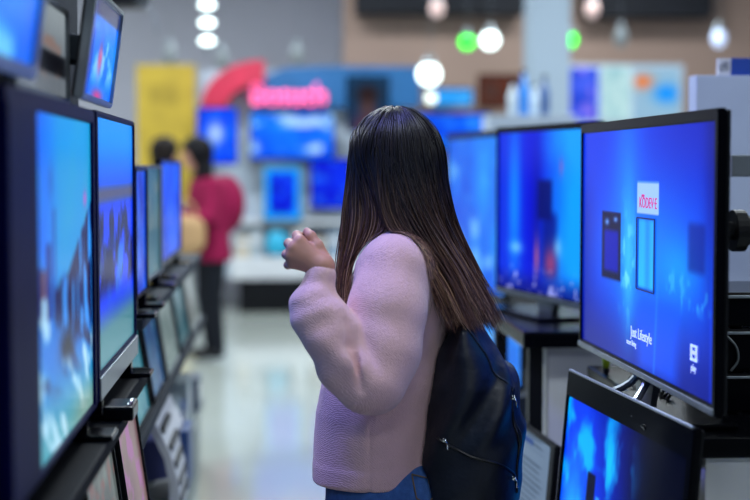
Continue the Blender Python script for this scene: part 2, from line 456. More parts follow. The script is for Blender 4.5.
def area(x, y, z, sx, sy, e, c, rot=(0, 0, 0)):
    l = bpy.data.lights.new('ceiling_and_fill_light', 'AREA'); l.shape = 'RECTANGLE'; l.size = sx; l.size_y = sy; l.energy = e; l.color = c
    o = bpy.data.objects.new('ceiling_and_fill_light', l); COL.objects.link(o); o.location = (x, y, z); o.rotation_euler = rot
    return o
for y in (-1.5, 2.2, 6, 9.8, 13.4):
    for x in (-3.2, -.1, 3.1):
        near = y < 5
        area(x, y, 4.05, 1.3, .5, (47 if near else 108), (.86, .95, 1.))
area(-.95, 3.4, 3.95, .5, .5, 95, (.26, .28, 1.), (0, math.radians(-22), 0))  # added violet-blue fill, in place of the left screens' glow on the sweater
w = bpy.data.worlds.new('world'); SC.world = w; w.use_nodes = True
w.node_tree.nodes['Background'].inputs['Color'].default_value = (.30, .42, .70, 1)
w.node_tree.nodes['Background'].inputs['Strength'].default_value = .10

#SECTION left
# ================================================================== left bank of televisions
PL = -.353
rk = thing('display_rack', 'dark display rack carrying the nearest televisions on the left of the aisle', 'rack', (-.5, 2.2, 0))
def rb(name, lo, hi, m, par, bev=.003):
    L = np.array(par.location); return box(name, V3(*lo)-L, V3(*hi)-L, M[m], par, bev)
rb('back_panel', (-.56, .85, 0), (-.50, 3.7, 2.3), 'rack', rk)
rb('shelf', (-.50, .85, .957), (-.315, 3.03, .985), 'dark_shelf', rk, .006)
rb('shelf', (-.50, 3.035, .945), (-.335, 3.7, .985), 'dark_shelf', rk, .006)
rb('shelf', (-.50, .85, .56), (-.275, 3.7, .60), 'dark_shelf', rk)
rb('base', (-.50, .85, 0), (-.29, 3.7, .56), 'rack', rk)

B_near = W(12, 250, 1.92)[0]
t = tv('large near television on the left showing a pale sky over waterside buildings', (PL, 1.92), (PL, 2.83), 1.026, .572, pic_harbour, (120, 84),
   (.245, .024, .026, .012), .045, 0, .9, 'navy_gloss', ('feet', .041))
MB().box((-.452, -.003, .02), (-.225, -.0005, .55), .001).build('side_panel', M['navy_gloss'], t)
tv('television cut off by the left edge of the picture, nearest of the middle row', (PL+.01, 1.0), (PL+.01, 1.755), 1.026, .56, gen(5, (.02, .05, .4), (.04, .12, .6), (.4, .6, .7), .5), (40, 30),
   (.012, .03, .015, .015), .045, 0, .6, 'navy_gloss', ('feet', .041))
tv('television with blue sky, brown band and silver lower edge, second along on the left', (PL-.002, 2.875), (PL-.002, 3.63), 1.026, .575, pic_dune, (70, 60),
   (.03, .012, .012, .055), .045, 0, .9, 'navy_gloss', ('feet', .041), 'silver')
# upper row, tilted down
tv('upper television at the top left corner with a bright blue and white picture', (-.350, 1.15), (-.350, 2.14), 1.612, .56, pic_ice, (70, 50),
   (.02, .028, .02, .02), .04, math.radians(9), .9, 'silver', None, bracket=.10)
tv('upper silver framed television showing a blue scene with red figures', (-.352, 2.66), (-.352, 3.12), 1.612, .205, pic_dusk, (60, 44),
   (.018, .016, .012, .012), .035, math.radians(8), .9, 'silver', None, bracket=.10, bulge=False)
tv('switched-off grey screen with painted reflections between the two upper televisions on the left', (-.385, 2.18), (-.385, 2.74), 1.603, .175, pic_mirror, (50, 34),
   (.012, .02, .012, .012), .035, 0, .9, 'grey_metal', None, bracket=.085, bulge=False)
# leaning small screens below the shelf
tv('grey tablet screen leaning under the black shelf on the left', (-.305, 2.62), (-.305, 3.06), .60, .325, tint((.35, .36, .36), (.5, .55, .55), (.7, .35, .35), 3, .5, 9), (40, 30), (.012, .012, .012, .012), .02, math.radians(-8), .6, 'black', cat='screen', name='display_screen', bulge=False)
tv('pinkish tablet screen leaning beside the grey one under the shelf', (-.302, 3.12), (-.302, 3.52), .60, .335, tint((.55, .42, .45), (.62, .50, .50), (.75, .40, .75), 8, .8, 3), (30, 30), (.012, .012, .012, .012), .02, math.radians(-8), .6, 'black', cat='screen', name='display_screen', bulge=False)

# second rack farther along
rk2 = thing('display_rack', 'pale grey stepped shelf unit farther along the left side of the aisle', 'rack', (-.6, 5.3, 0))
rb('back_panel', (-.78, 3.76, 0), (-.74, 7.2, 1.48), 'rack', rk2)
rb('shelf', (-.74, 3.76, 1.07), (-.352, 6.6, 1.10), 'rack', rk2)
rb('shelf', (-.74, 3.76, .75), (-.36, 7.0, .78), 'rack', rk2)
rb('shelf', (-.74, 3.76, .33), (-.375, 7.2, .36), 'pale_shelf', rk2)
rb('base', (-.74, 3.76, 0), (-.40, 7.2, .33), 'pale_shelf', rk2)
tv('small deep blue television just past the silver edged one on the left', (-.367, 3.78), (-.367, 4.12), 1.145, .345, gen(9, (.0, .14, .65), (.0, .32, .9), (.3, .6, 1.), .3), (20, 20), (.012, .03, .012, .012), .04, 0, .9, 'gloss_black', ('feet', .045))
tv('small teal television behind the deep blue one on the left', (-.40, 4.22), (-.385, 4.85), 1.145, .35, tint((.15, .42, .55), (.3, .55, .62), (.6, .62, .6), 12, .5), (20, 20), (.06, .06, .012, .012), .04, 0, .6, 'grey_metal', ('feet', .045))
tv('farthest small television on the left shelf, glowing royal blue beside the woman in magenta', (-.40, 4.98), (-.40, 6.0), 1.145, .37, gen(15, (.0, .14, .7), (.02, .32, .92), (.2, .5, 1.), .3), (20, 20), (.05, .02, .012, .02), .04, 0, .9, 'gloss_black', ('feet', .045))
spots = [(-.372, 3.80, 4.26, .27, ((.15, .50, .62), (.25, .62, .70), (.5, .75, .75)), 'teal screen leaning on the pale shelf under the deep blue television', 'black'),
         (-.372, 4.36, 4.80, .25, ((.04, .25, .5), (.1, .4, .65), (.3, .6, .7)), 'dark blue screen leaning just past the teal one on the left', 'black'),
         (-.372, 4.90, 5.45, .27, ((.45, .55, .56), (.55, .64, .64), (.7, .75, .75)), 'pale grey screen leaning in the middle of the left shelf row', 'pale_shelf'),
         (-.372, 5.55, 6.10, .24, ((.15, .38, .46), (.3, .5, .55), (.6, .65, .65)), 'blue green screen leaning second from the far end of the left shelf', 'black'),
         (-.372, 6.20, 6.90, .26, ((.5, .56, .56), (.55, .6, .6), (.7, .7, .7)), 'pale screen leaning at the far end of the left shelf', 'pale_shelf')]
for i, (x, y0, y1, h, cs, lb, fr) in enumerate(spots):
    tv(lb, (x, y0), (x, y1), .782, h, tint(cs[0], cs[1], cs[2], 50+i), (16, 12), (.014, .014, .014, .014), .02, math.radians(-9), .6, fr, cat='screen', name='display_screen', bulge=False, group='screens leaning on the left shelf')
# slotted white stand
st = thing('slotted_stand', 'white curved stand with black slots on the low left shelf', 'stand', (-.45, 4.85, .361))
o = MB()
prof = [(a*1.15, b*1.2) for a, b in [(.0, .0), (.11, .0), (.118, .05), (.112, .12), (.09, .20), (.055, .27), (.02, .31), (.0, .31), (.04, .25), (.075, .18), (.09, .11), (.085, .03), (.0, .015)]]
o.prism(prof, 1, -.30, .30).build('shell', M['white'], st)
for k in range(5):
    z = .07+.055*k; x = 1.15*np.interp(z/1.2, [.0, .05, .12, .2, .27], [.11, .118, .112, .09, .055])
    MB().box((x-.012, -.27, z), (x+.006, .02, z+.02), .003).build('slot', M['black'], st)
MB().box((.11, .06, .04), (.139, .28, .24), .004).build('blue_panel', mat('blue_panel', '1d3f74', .4), st)
bxs = [(-.52, 3.95, .30, .14, .13, '20292e', 'dark carton on the low left shelf nearest the camera'), (-.50, 5.35, .26, .18, .15, '5a5f9a', 'violet carton beyond the slotted stand'),
       (-.52, 5.72, .28, .20, .22, '7d8f98', 'grey carton in the middle of the low left shelf'), (-.51, 6.1, .22, .18, .14, '2b4a86', 'dark blue carton on the low left shelf'),
       (-.52, 6.45, .28, .2, .2, '9aa8ad', 'pale carton near the far end of the low left shelf'), (-.50, 6.85, .24, .2, .15, '44546a', 'slate carton at the far end of the low left shelf')]
for (x, y, wy, dx, hz, c, lb) in bxs:
    b = thing('carton', lb, 'box', (x, y, .361), group='cartons on the low left shelf')
    m = mat('card_'+c, c, .55)
    MB().box((-dx/2+.03, -wy/2, 0), (dx/2+.02, wy/2, hz), .004).build('body', m, b)
    MB().box((dx/2+.018, -wy*.3, hz*.25), (dx/2+.022, wy*.3, hz*.75), .001).build('label_panel', M['white'], b)
rem = thing('remote_dock', 'small black glossy dock on the end of the left shelf', 'dock', (-.322, 2.955, .985))
MB().box((-.03, -.055, 0), (.03, .055, .03), .006).build('body', M['gloss_black'], rem)
MB().tube([(.018, -.045, .031), (.024, 0, .036), (.018, .045, .031)], .0035, 8).build('rim', M['chrome'], rem, True)

#SECTION right
# ================================================================== right bank
t = tv('large sharp television on the right showing two phones on a blue ground', (.778, 3.75), (.806, 2.65), 1.022, .577, pic_phones, (190, 120),
       (.012, .022, .024, .022), .044, 0, .9, 'gloss_black', None, 'silver', bulge=True)
wR = math.hypot(.028, 1.10)
scr = [c for c in t.children if c.name.startswith('screen')][0]
X = lambda u: -wR/2+.012+(wR-.034)*u
Z = lambda v: .022+(.577-.046)*v
def on(u, v, y=.0045):
    return lambda c: Vector((X(u)+c.x, y-c.z, Z(v)+c.y))
text_obj('card_writing', 'KODEV\u00b7E', .034, M['text_pink'], scr, on(.572, .69))
text_obj('card_writing', 'new', .014, M['text_pink'], scr, on(.535, .722))
text_obj('caption', 'Just Lifestyle', .034, M['text_white'], scr, on(.53, .137))
text_obj('caption', 'more living', .018, M['text_white'], scr, on(.455, .088))
pm = MB()
for (a, b, c, d) in ((.487, .4905, .33, .626), (.6195, .623, .33, .626), (.490, .620, .326, .3305), (.490, .620, .625, .63)):
    pm.box((X(a), .0035, Z(c)), (X(b), .005, Z(d)))
pm.build('phone_outline', M['line_dark'], scr)
im = MB()
for (a, b, c, d) in ((.868, .876, .125, .185), (.898, .906, .125, .185), (.868, .906, .125, .135), (.868, .906, .177, .185), (.878, .896, .15, .163)):
    im.box((X(a), .0035, Z(c)), (X(b), .005, Z(d)))
im.build('icon', M['text_white'], scr)
text_obj('icon_caption', 'play', .02, M['text_white'], scr, on(.885, .098))
# stand, mount
hR = 1.022-.945
MB().box((-.20, -.05, -hR), (.26, .15, -hR+.014), .006).build('stand_foot', M['gloss_black'], t)
nk = MB()
for s in (-1, 1):
    nk.tube(catmull([(s*.04, .03, .02), (s*.05, .005, -.02), (s*.10, -.03, -.05), (s*.17, -.045, -hR+.016)], 10), .009, 8)
nk.prism([(-.05, -hR+.01), (.05, -hR+.01), (.09, .02), (-.09, .02)], 1, .02, .034).build('stand_neck', M['silver'], t, False)
MB().tube([(.33, .04, .34), (.33, .11, .34)], .018, 16).tube([(.33, .105, .34), (.33, .128, .34)], .042, 24).tube([(.33, .128, .34), (.33, .138, .34)], .030, 24).build('mount_boss', M['black'], t)
# cabinet under it
cb = thing('display_cabinet', 'white cabinet with black glossy top under the large phone advert television', 'cabinet', (1.17, 3.4, 0))
rb('body', (.86, 2.885, 0), (1.55, 3.93, .902), 'white', cb, .004)
rb('top', (.842, 2.865, .902), (1.57, 3.95, .944), 'gloss_black', cb, .006)
rb('corner_post', (.858, 3.94, 0), (.90, 3.975, .90), 'black', cb, .002)
# cables and clutter by the stand
b = MB()
for k in range(7):
    a0 = k*.7
    b.tube(catmull([(.885+.012*math.sin(a0), 3.62-.055*k+.02*math.cos(a0*3), .95+.004*(k % 2)), (.90, 3.60-.055*k, .978), (.875, 3.57-.055*k, .962), (.89, 3.545-.055*k, .95)], 9), .0045, 6)
tag(b.build('coiled_cable', M['black'], None, True), 'coil of black cable lying on the black top below the phone television', 'cable')
tg = thing('price_tag', 'small yellow green oval tag standing by the phone television foot', 'tag', (.862, 3.80, .945))
MB().ball((0, 0, .03), .022, (.5, .25, 1.0)).build('plate', mat('lime', '8aa814', .5), tg, True)
MB().tube([(0, 0, 0), (0, 0, .012)], .008, 10).build('stub', M['black'], tg)
# stacked players
zz = .945
for i, (h, lb) in enumerate(((.092, 'black player at the bottom of the stack behind the phone television'), (.098, 'black player in the middle of the stack behind the phone television'), (.080, 'black player on top of the stack behind the phone television'))):
    p = thing('media_player', lb, 'player', (1.16, 3.29, zz), group='players stacked on the cabinet')
    MB().box((-.19, -.16, .006), (.19, .16, h), .005).build('case', M['gloss_black'], p)
    MB().box((-.186, -.164, h-.012), (.186, -.159, h-.006), .001).build('highlight_strip', M['silver'], p)  # silver line modelled in place of a highlight along the glossy case
    f = MB()
    for sx in (-.15, .15):
        for sy in (-.12, .12): f.tube([(sx, sy, 0), (sx, sy, .007)], .015, 10)
    f.build('feet', M['black'], p)
    if i == 1:
        MB().tube(catmull([(-.186, -.166, .085), (-.165, -.172, .06), (-.16, -.17, .03), (-.175, -.168, .006)], 20), .003, 6).build('cable', M['grey_metal'], p, True)
    zz += h
# grey frame rail
rl = thing('metal_rail', 'grey metal rail on a post behind the phone television', 'rail', (1.5, 3.62, .945))
box('post', (-.02, -.02, 0), (.02, .02, .60), M['grey_metal'], rl, .002)
box('bar', (-.37, -.022, .52), (.06, .022, .575), M['grey_metal'], rl, .003)
# pale board and its card
bd = thing('display_board', 'tall pale grey partition board at the right edge', 'board', (1.72, 4.22, 0))
rb('panel', (1.205, 4.18, 0), (2.3, 4.26, 1.755), 'board', bd, .003)
rb('foot', (1.25, 4.05, 0), (2.2, 4.4, .03), 'grey_metal', bd, .003)
cd = thing('sign_card', 'small white and blue sign card on top of the pale board', 'sign', (1.42, 4.2, 1.756))
xa = (723-280)/FPX*4.19; xb = (736.5-280)/FPX*4.19
MB().box((xa-1.42, -.008, 0), (xb-1.42, .004, .048), .001).build('white_field', M['white'], cd)
MB().box((xb-1.42+.0005, -.008, 0), (1.62-1.42, .004, .05), .001).build('blue_field', mat('card_blue', '123f96', .5), cd)
text_obj('letters', 'dfi', .042, mat('letter_navy', '16305a', .5), cd, lambda c: Vector(((xa+xb)/2-1.42+c.x*.72, -.0085-c.z, .024+c.y)))
# lower front TV
pl = thing('low_plinth', 'low dark plinth along the right side below the televisions', 'plinth', (.73, 3.5, 0))
rb('body', (.615, 2.5, 0), (.735, 4.23, .44), 'rack', pl)
rb('top', (.60, 2.48, .44), (.838, 4.235, .47), 'dark_shelf', pl, .004)
t = tv('black framed television at the bottom right showing a dark blue tower and lights', (.657, 3.50), (.735, 2.68), .49, .508, pic_tower, (140, 90),
       (.012, .03, .062, .015), .034, math.radians(-5), .9, 'gloss_black', None, bulge=False)
MB().tube([(-.40, .002, .5085), (.40, .002, .5085)], .0035, 8).build('top_edge', M['silver'], t)
MB().box((-.18, -.02, -.018), (.18, .10, -.006), .003).box((-.05, .004, -.01), (.05, .03, .01), .002).build('stand_foot', M['gloss_black'], t)
t = tv('small screen with a white document page behind the backpack', (.665, 4.22), (.700, 3.78), .49, .265, lambda u, v: pic_doc(u, v)*np.array([.72, .78, .84]), (60, 60),
       (.012, .045, .014, .014), .03, math.radians(-5), .6, 'black', None, cat='screen', name='display_screen', bulge=False)
MB().box((-.10, -.02, -.018), (.10, .08, -.004), .003).box((-.04, .004, -.008), (.04, .028, .01), .002).build('stand_foot', M['black'], t)
b = MB().tube(catmull([(.72, 3.70, .475), (.735, 3.72, .60), (.76, 3.72, .70), (.745, 3.74, .62), (.78, 3.76, .54), (.76, 3.80, .475)], 24), .004, 6)
tag(b.build('loose_cable', M['black'], None, True), 'thin black cable looping beside the small document screen', 'cable')
# R2 with its table
tb = thing('display_table', 'black topped display table on a black post and white pedestal', 'table', (.94, 4.62, 0))
rb('top', (.715, 4.24, .955), (1.16, 5.10, 1.005), 'gloss_black', tb, .008)
rb('pedestal', (.80, 4.31, 0), (1.12, 4.62, .955), 'white', tb, .004)
rb('post', (.742, 4.30, 0), (.785, 4.345, .955), 'black', tb, .002)
rb('post', (.742, 4.98, 0), (.785, 5.025, .955), 'black', tb, .002)
tv('blurred black framed television behind the phone advert one, blue stage with a reddish figure', (.758, 5.10), (.95, 4.30), 1.05, .578, pic_stage, (110, 80),
   (.014, .016, .022, .024), .04, 0, .9, 'gloss_black', ('center', .045), 'silver', foot='gloss_black')
tb2 = thing('display_table', 'dark display table behind the reddish figure television', 'table', (1.0, 6.8, 0))
rb('top', (.74, 6.1, .82), (1.3, 7.5, .86), 'dark_shelf', tb2, .004)
rb('pedestal', (.86, 6.3, 0), (1.2, 7.3, .82), 'rack', tb2, .004)
tv('tall blue television just right of the woman\'s hair', (.84, 7.35), (.985, 6.35), .90, .755, gen(23, (.02, .3, .85), (.08, .55, .98), (.6, .85, 1.), .6, 3), (40, 30),
   (.02, .03, .03, .02), .05, 0, .9, 'gloss_black', ('center', .04))
pl2 = thing('low_plinth', 'low dark plinth under the black topped display table', 'plinth', (.95, 5.55, 0))
rb('body', (.76, 5.2, 0), (1.2, 5.95, .66), 'rack', pl2)
tv('small blue screen glimpsed low behind the display table post', (.79, 5.75), (.885, 5.30), .665, .285, gen(31, (.05, .3, .8), (.15, .55, .95), (.6, .8, 1.), .5, 3), (24, 18),
   (.012, .012, .012, .012), .03, 0, .9, 'black', None, cat='screen', name='display_screen', bulge=False)

#SECTION back
# ================================================================== back of the shop
def XY(px, Y): return (px-280)/FPX*Y
def ZZ(py, Y): return 1.49+(167-py)/FPX*Y
def backtv(label, p0, q0, p1, q1, Y, pic, res=(24, 18), sm=.9, frame='gloss_black', name='television', cat='television', bz=.015, bracket=0, group=None, stand=None):
    return tv(label, (XY(p0, Y), Y), (XY(p1, Y), Y), ZZ(q1, Y), (q1-q0)/FPX*Y, pic, res, (bz, bz, bz, bz), .05, 0, sm, frame, stand, None, cat, name, group, False, bracket)
# booth
bo = thing('sales_booth', 'blurred sales booth with blue fascia and pale back wall at the end of the aisle', 'booth', (.3, 15.3, 0))
rb('back_wall', (-.82, 15.36, .33), (1.3, 15.46, 2.5), 'board', bo)
rb('shelf', (-.45, 15.06, .90), (1.3, 15.36, .94), 'white', bo)
rb('counter', (-.5, 14.95, .34), (1.3, 15.36, .56), 'white', bo)
rb('plinth', (-.42, 14.92, 0), (1.3, 15.36, .34), 'black', bo, .005)
loc = np.array(bo.location)
fz = mat('fascia_blue', '125a92', .5, emit='0c5a96', estr=.06)
pts = [(XY(p, 15.2)-loc[0], ZZ(q, 15.2)) for p, q in ((255, 108), (258, 92), (268, 76), (285, 69), (330, 67), (421, 67), (421, 108))]
MB().prism(pts, 1, 15.2-loc[1], 15.36-loc[1]).build('fascia', fz, bo)
arc = []
for k in range(15):
    a = PI-k/14*PI/2; arc.append((XY(265, 15)+math.cos(a)*.64-loc[0], ZZ(107, 15)+math.sin(a)*.47))
for k in range(14, -1, -1):
    a = PI-k/14*PI/2; arc.append((XY(265, 15)+math.cos(a)*.38-loc[0], ZZ(107, 15)+math.sin(a)*.24))
MB().prism(arc, 1, 15.0-loc[1], 15.34-loc[1]).build('red_arch', mat('arch_red', 'b81e40', .5, emit='b01838', estr=.06), bo)
neon = mat('pink_neon', 'ff5090', .4, emit=(1., .16, .42), estr=1.7)
sg = thing('neon_sign', 'glowing pink letter sign on the blue fascia', 'sign', (XY(289, 15.1), 15.15, ZZ(109, 15.15)))
box('backing', (-.40, .02, .09), (.40, .045, .17), mat('sign_back', 'b04070', .5, emit=(.8, .10, .30), estr=.5), sg, .004)
text_obj('letters', 'Bosuch', .36, neon, sg, lambda c: Vector((c.x*.75, -c.z, .135+c.y*.9)), .02)
backtv('bright blue portrait screen with a white centre left of the booth', 198, 108, 239, 165, 14.8, lambda u, v: mixc(gen(61, (.0, .1, .85), (.0, .35, 1.), (.1, .5, 1.), .4)(u, v), (.8, .9, 1.), blob(u, v, .45, .55, .18, .2)), bracket=.5)
backtv('wide blue television with white clouds under the booth fascia', 250, 112, 335, 160, 15.1, gen(67, (.0, .25, .9), (.05, .5, 1.), (.75, .9, 1.), .9, 3), bracket=.2)
backtv('cyan bordered blue screen low in the booth', 263, 166, 302, 221, 15.0, frame_glow(71), name='display_screen', cat='screen', stand=('feet', ZZ(221, 15.0)-.94), frame='grey_metal')
backtv('deep blue television in the booth beside the cyan bordered screen', 310, 158, 352, 209, 15.1, gen(73, (.0, .04, .75), (.0, .2, .95), (.2, .6, 1.), .5, 4), bracket=.2)
backtv('dark blue television in the booth hidden behind the woman', 355, 115, 412, 160, 15.1, gen(79, (.0, .1, .6), (.0, .3, .9), (.3, .6, 1.), .5, 4), bracket=.2)
backtv('blue television on the tan wall right of the woman\'s head', 418, 113, 492, 152, 15.0, gen(83, (.0, .2, .85), (.0, .45, 1.), (.3, .7, 1.), .6, 4), bracket=.55)
backtv('cyan lit sign on the tan wall above the blue television', 432, 88, 474, 107, 15.0, tint((.1, .55, .9), (.2, .65, .98), (.5, .8, 1.), 5), name='lit_sign', cat='sign', bracket=.55)
backtv('orange poster on the tan wall beside the cyan sign', 478, 74, 522, 108, 15.1, tint((.55, .33, .25), (.70, .36, .22), (.5, .45, .45), 6), sm=.25, name='poster', cat='poster', bracket=.45)
backtv('poster of a brown haired head and pink top above the booth', 346, 76, 390, 132, 14.6, pic_poster, (30, 36), .25, name='poster', cat='poster', bracket=.55)
# yellow banner
yb = thing('banner', 'large yellow banner panel behind the shoppers on the left', 'banner', (XY(168, 15.3), 15.3, 0))
yx0, yx1 = XY(139, 15.3)-yb.location.x, XY(197, 15.3)-yb.location.x
box('panel', (yx0, 0, .5), (yx1, .03, ZZ(66, 15.3)), mat('banner_yellow', 'b3982a', .6), yb, .003)
box('print', (yx0+.14, -.004, ZZ(104, 15.3)), (yx1-.2, -.0005, ZZ(86, 15.3)), mat('banner_print', '9c8420', .6), yb)
for sx in (yx0+.05, yx1-.05): MB().tube([(sx, .05, 0), (sx, .05, 2.3)], .02, 10).build('post', M['grey_metal'], yb)
for x_, zc in ((yx0+.05, 0), (yx1-.05, 0)): box('foot', (x_-.03, -.2, 0), (x_+.03, .25, .02), M['grey_metal'], yb)
# counter objects
vs = thing('round_speaker', 'small cyan round speaker on the booth counter', 'speaker', (XY(277, 15.0), 15.02, .94))
# (stands on the counter shelf)
vs.location = (XY(279, 15.0)-.02, 15.0, .56)
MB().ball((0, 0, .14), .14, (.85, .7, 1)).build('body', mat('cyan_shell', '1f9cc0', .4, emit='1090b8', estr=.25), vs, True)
MB().tube([(0, 0, 0), (0, 0, .02)], .07, 16).build('base', M['white'], vs)
for k, (p, c, lb, hz) in enumerate(((243, 'b7aa94', 'beige carton at the left end of the booth counter', .22), (256, '93a0a8', 'grey carton left of the cyan speaker', .28), (300, 'c4c8c8', 'white carton right of the cyan speaker', .30), (318, 'a9977c', 'tan carton on the booth counter behind the raised hand', .20), (334, '7e93a8', 'blue grey carton on the booth counter by the long hair', .26))):
    b = thing('carton', lb, 'box', (XY(p, 15.1), 15.14, .56), group='cartons on the booth counter')
    MB().box((-.07, -.09, 0), (.07, .09, hz), .004).build('body', mat('carton_'+c, c, .6), b)
    MB().box((-.05, -.093, hz*.5), (.05, -.0895, hz*.8), .001).build('label_panel', M['white'], b)
# right-hand backlit booth
rbth = thing('product_wall', 'bright blurred product wall in front of the tan wall on the right', 'display wall', (XY(626, 14.6), 14.7, 0))
L0 = np.array(rbth.location)
rb('body', (XY(566, 14.6), 14.62, 0), (XY(688, 14.6), 14.9, ZZ(64, 14.6)), 'board', rbth)
for (a, q0, b_, q1, pic, nm, sm) in ((569, 67, 601, 120, gen(91, (.05, .2, .75), (.3, .4, .95), (.65, .5, .95), .8, 3), 'blue_panel', .9), (604, 66, 634, 120, tint((.55, .74, .78), (.7, .84, .85), (.8, .9, .9), 4), 'white_panel', .9), (637, 66, 684, 120, lambda u, v: mixc(mixc(flat(u, (.55, .70, .80)), (.9, .45, .15), blob(u, v, .2, .72, .2, .12)*1.2), (.05, .55, .95), blob(u, v, .72, .5, .25, .16)*1.3), 'logo_panel', .9)):
    picture(nm, pic, (24, 24), XY(a, 14.6)-L0[0], XY(b_, 14.6)-L0[0], ZZ(q1, 14.6), ZZ(q0, 14.6), 14.612-L0[1], SM[sm], rbth)
# bottles near the column
sh = thing('bottle_shelf', 'pale low display shelf in front of the white column', 'shelf', (XY(530, 10), 10, 0))
box('body', (-.30, -.15, 0), (.30, .15, 1.84), M['board'], sh, .004)
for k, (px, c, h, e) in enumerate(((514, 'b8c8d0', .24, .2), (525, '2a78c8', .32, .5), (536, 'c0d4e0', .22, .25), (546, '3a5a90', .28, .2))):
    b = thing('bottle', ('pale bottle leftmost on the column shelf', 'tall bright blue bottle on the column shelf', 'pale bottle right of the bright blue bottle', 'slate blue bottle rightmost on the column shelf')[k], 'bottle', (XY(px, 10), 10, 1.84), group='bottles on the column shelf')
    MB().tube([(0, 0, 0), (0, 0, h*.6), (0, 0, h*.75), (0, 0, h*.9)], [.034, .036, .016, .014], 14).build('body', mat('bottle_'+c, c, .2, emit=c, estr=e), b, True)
    MB().tube([(0, 0, h*.9), (0, 0, h)], .017, 12).build('stopper', M['black'], b)

# lamps ------------------------------------------------------------
LW = mat('lamp_white', 'ffffff', .4, emit=(.80, 1., .98), estr=4)
LD = mat('lamp_dim', '5c6468', .3, emit=(.7, .8, .85), estr=.12)
LG = mat('lamp_green', '20ff20', .4, emit=(.0, 1., .02), estr=2.6)
LP = mat('lamp_pinkish', 'd0b0a8', .3, emit=(.8, .6, .6), estr=.5)
def lamp(label, px, py, Y, r, m, sc=(1, 1, 1), cat='lamp', name='pendant_lamp', group=None):
    p = W(px, py, Y)
    t = thing(name, label, cat, p, group=group)
    MB().ball((0, 0, 0), r, sc).build('bulb', m, t, True)
    MB().tube([(0, 0, r*sc[2]*.8), (0, 0, r*sc[2]+.06)], [r*.7, r*.3], 12).build('cap', M['grey_metal'], t)
    MB().tube([(0, 0, r*sc[2]+.05), (0, 0, 4.1-p[2])], .002, 6).build('cord', M['grey_metal'], t)
    return t
tr = thing('lamp_column', 'hanging column of three bright white oval lamps at the top left', 'lamp', W(207, 23, 14))
MB().tube([(0, .09, -.3), (0, .09, 4.1-tr.location.z)], .012, 8).build('rod', M['grey_metal'], tr)
for q in (5, 23, 41):
    z = W(207, q, 14)[2]-tr.location.z
    MB().ball((0, 0, z), .062, (1.15, .6, .55)).build('lamp_head', LW, tr, True)
    MB().tube([(0, .03, z), (0, .09, z)], .02, 8).build('arm', M['grey_metal'], tr)
lamp('white globe lamp hanging above the woman\'s head', 429, 74, 13, .10, LW)
lamp('smaller white lamp just under the globe lamp', 431, 98, 14.5, .055, mat('lamp_soft', 'e0e8e0', .4, emit=(.9, 1., .9), estr=1.6))
lamp('bright white spot lamp beside the green lamp', 490, 40, 14, .085, LW)
lamp('round green lamp left of the white spot lamp', 467, 42, 14, .07, LG, name='signal_lamp')
lamp('oval green lamp beside the white column', 572, 40, 14, .055, LG, (.8, .8, 1.3), name='signal_lamp')
for k, (px, py, lb, m) in enumerate(((170, 55, 'dim grey lamp above the yellow banner', LD), (222, 60, 'dim grey lamp above the red arch', LD), (297, 56, 'dim grey lamp above the blue fascia', LD), (437, 8, 'faint pinkish lamp in front of the dark bulkhead', LP), (592, 9, 'faint pinkish lamp at the top right of the column', LP),
                                     (621, 38, 'dim grey lamp in front of the tan wall on the right', LD), (719, 38, 'pale bluish lamp at the upper right', mat('lamp_blueish', 'c0d0f0', .3, emit=(.6, .72, 1.), estr=.9)))):
    lamp(lb, px, py, 13.6, .075, m, (.9, .9, 1.2), group='faint hanging lamps')
sp = thing('track_spotlight', 'dark spotlight fitting with a thin light edge at the top left', 'lamp', W(140, 8, 9))
MB().box((-.22, -.1, 0), (.06, .1, .12), .02).build('housing', M['black'], sp)
MB().tube(catmull([(-.02, -.1, .02), (.06, -.1, .0), (.1, -.1, -.08), (.11, -.1, -.16)], 12), .006, 8).build('rim', M['silver'], sp, True)
MB().tube([(-.08, 0, .12), (-.08, 0, 4.1-sp.location.z)], .012, 8).build('rod', M['black'], sp)
#SECTION people
# ================================================================== the woman in front
O = V3(.25, 3.22, 0); F = V3(-.97, .243, 0); F /= np.linalg.norm(F); Lv = V3(-F[1], F[0], 0)
def loc3(P): q = P-O; return q@F, q@Lv, q[:, 2]
def WL(f, l, z): return O+F*f+Lv*l+V3(0, 0, z)
HC = V3(.250, 3.225, 1.497); ha = math.radians(136)
FH = V3(math.cos(ha), math.sin(ha), 0); LH = V3(-FH[1], FH[0], 0)
SHL = V3(.232, 3.075, 1.285); ELB = V3(.180, 2.985, 1.045); WRI = W(322, 268, 2.995); ELB = W(368, 380, 2.985)
SHR = WL(-.03, -.165, 1.285); ELR = WL(-.03, -.225, 1.03); WRR = WL(.045, -.225, .80)
zt = [.80, .83, .95, 1.10, 1.22, 1.29, 1.335, 1.37, 1.41]
ta = [.139, .138, .138, .128, .120, .106, .084, .066, .058]
tb_ = [.185, .184, .182, .176, .176, .160, .120, .080, .064]
tc_ = [.037, .036, .030, .005, -.020, -.034, -.040, -.036, -.030]
def column(P, zs, A, B, C, p=2.0, l0=0):
    f, l, z = loc3(P)
    a = np.interp(z, zs, A); b = np.interp(z, zs, B); c = np.interp(z, zs, C)
    r = ((np.abs((f-c)/a)**p+np.abs((l-l0)/b)**p)**(1/p)-1)*np.minimum(a, b)
    return smax(r, smax(zs[0]-z, z-zs[-1], .01), .007)
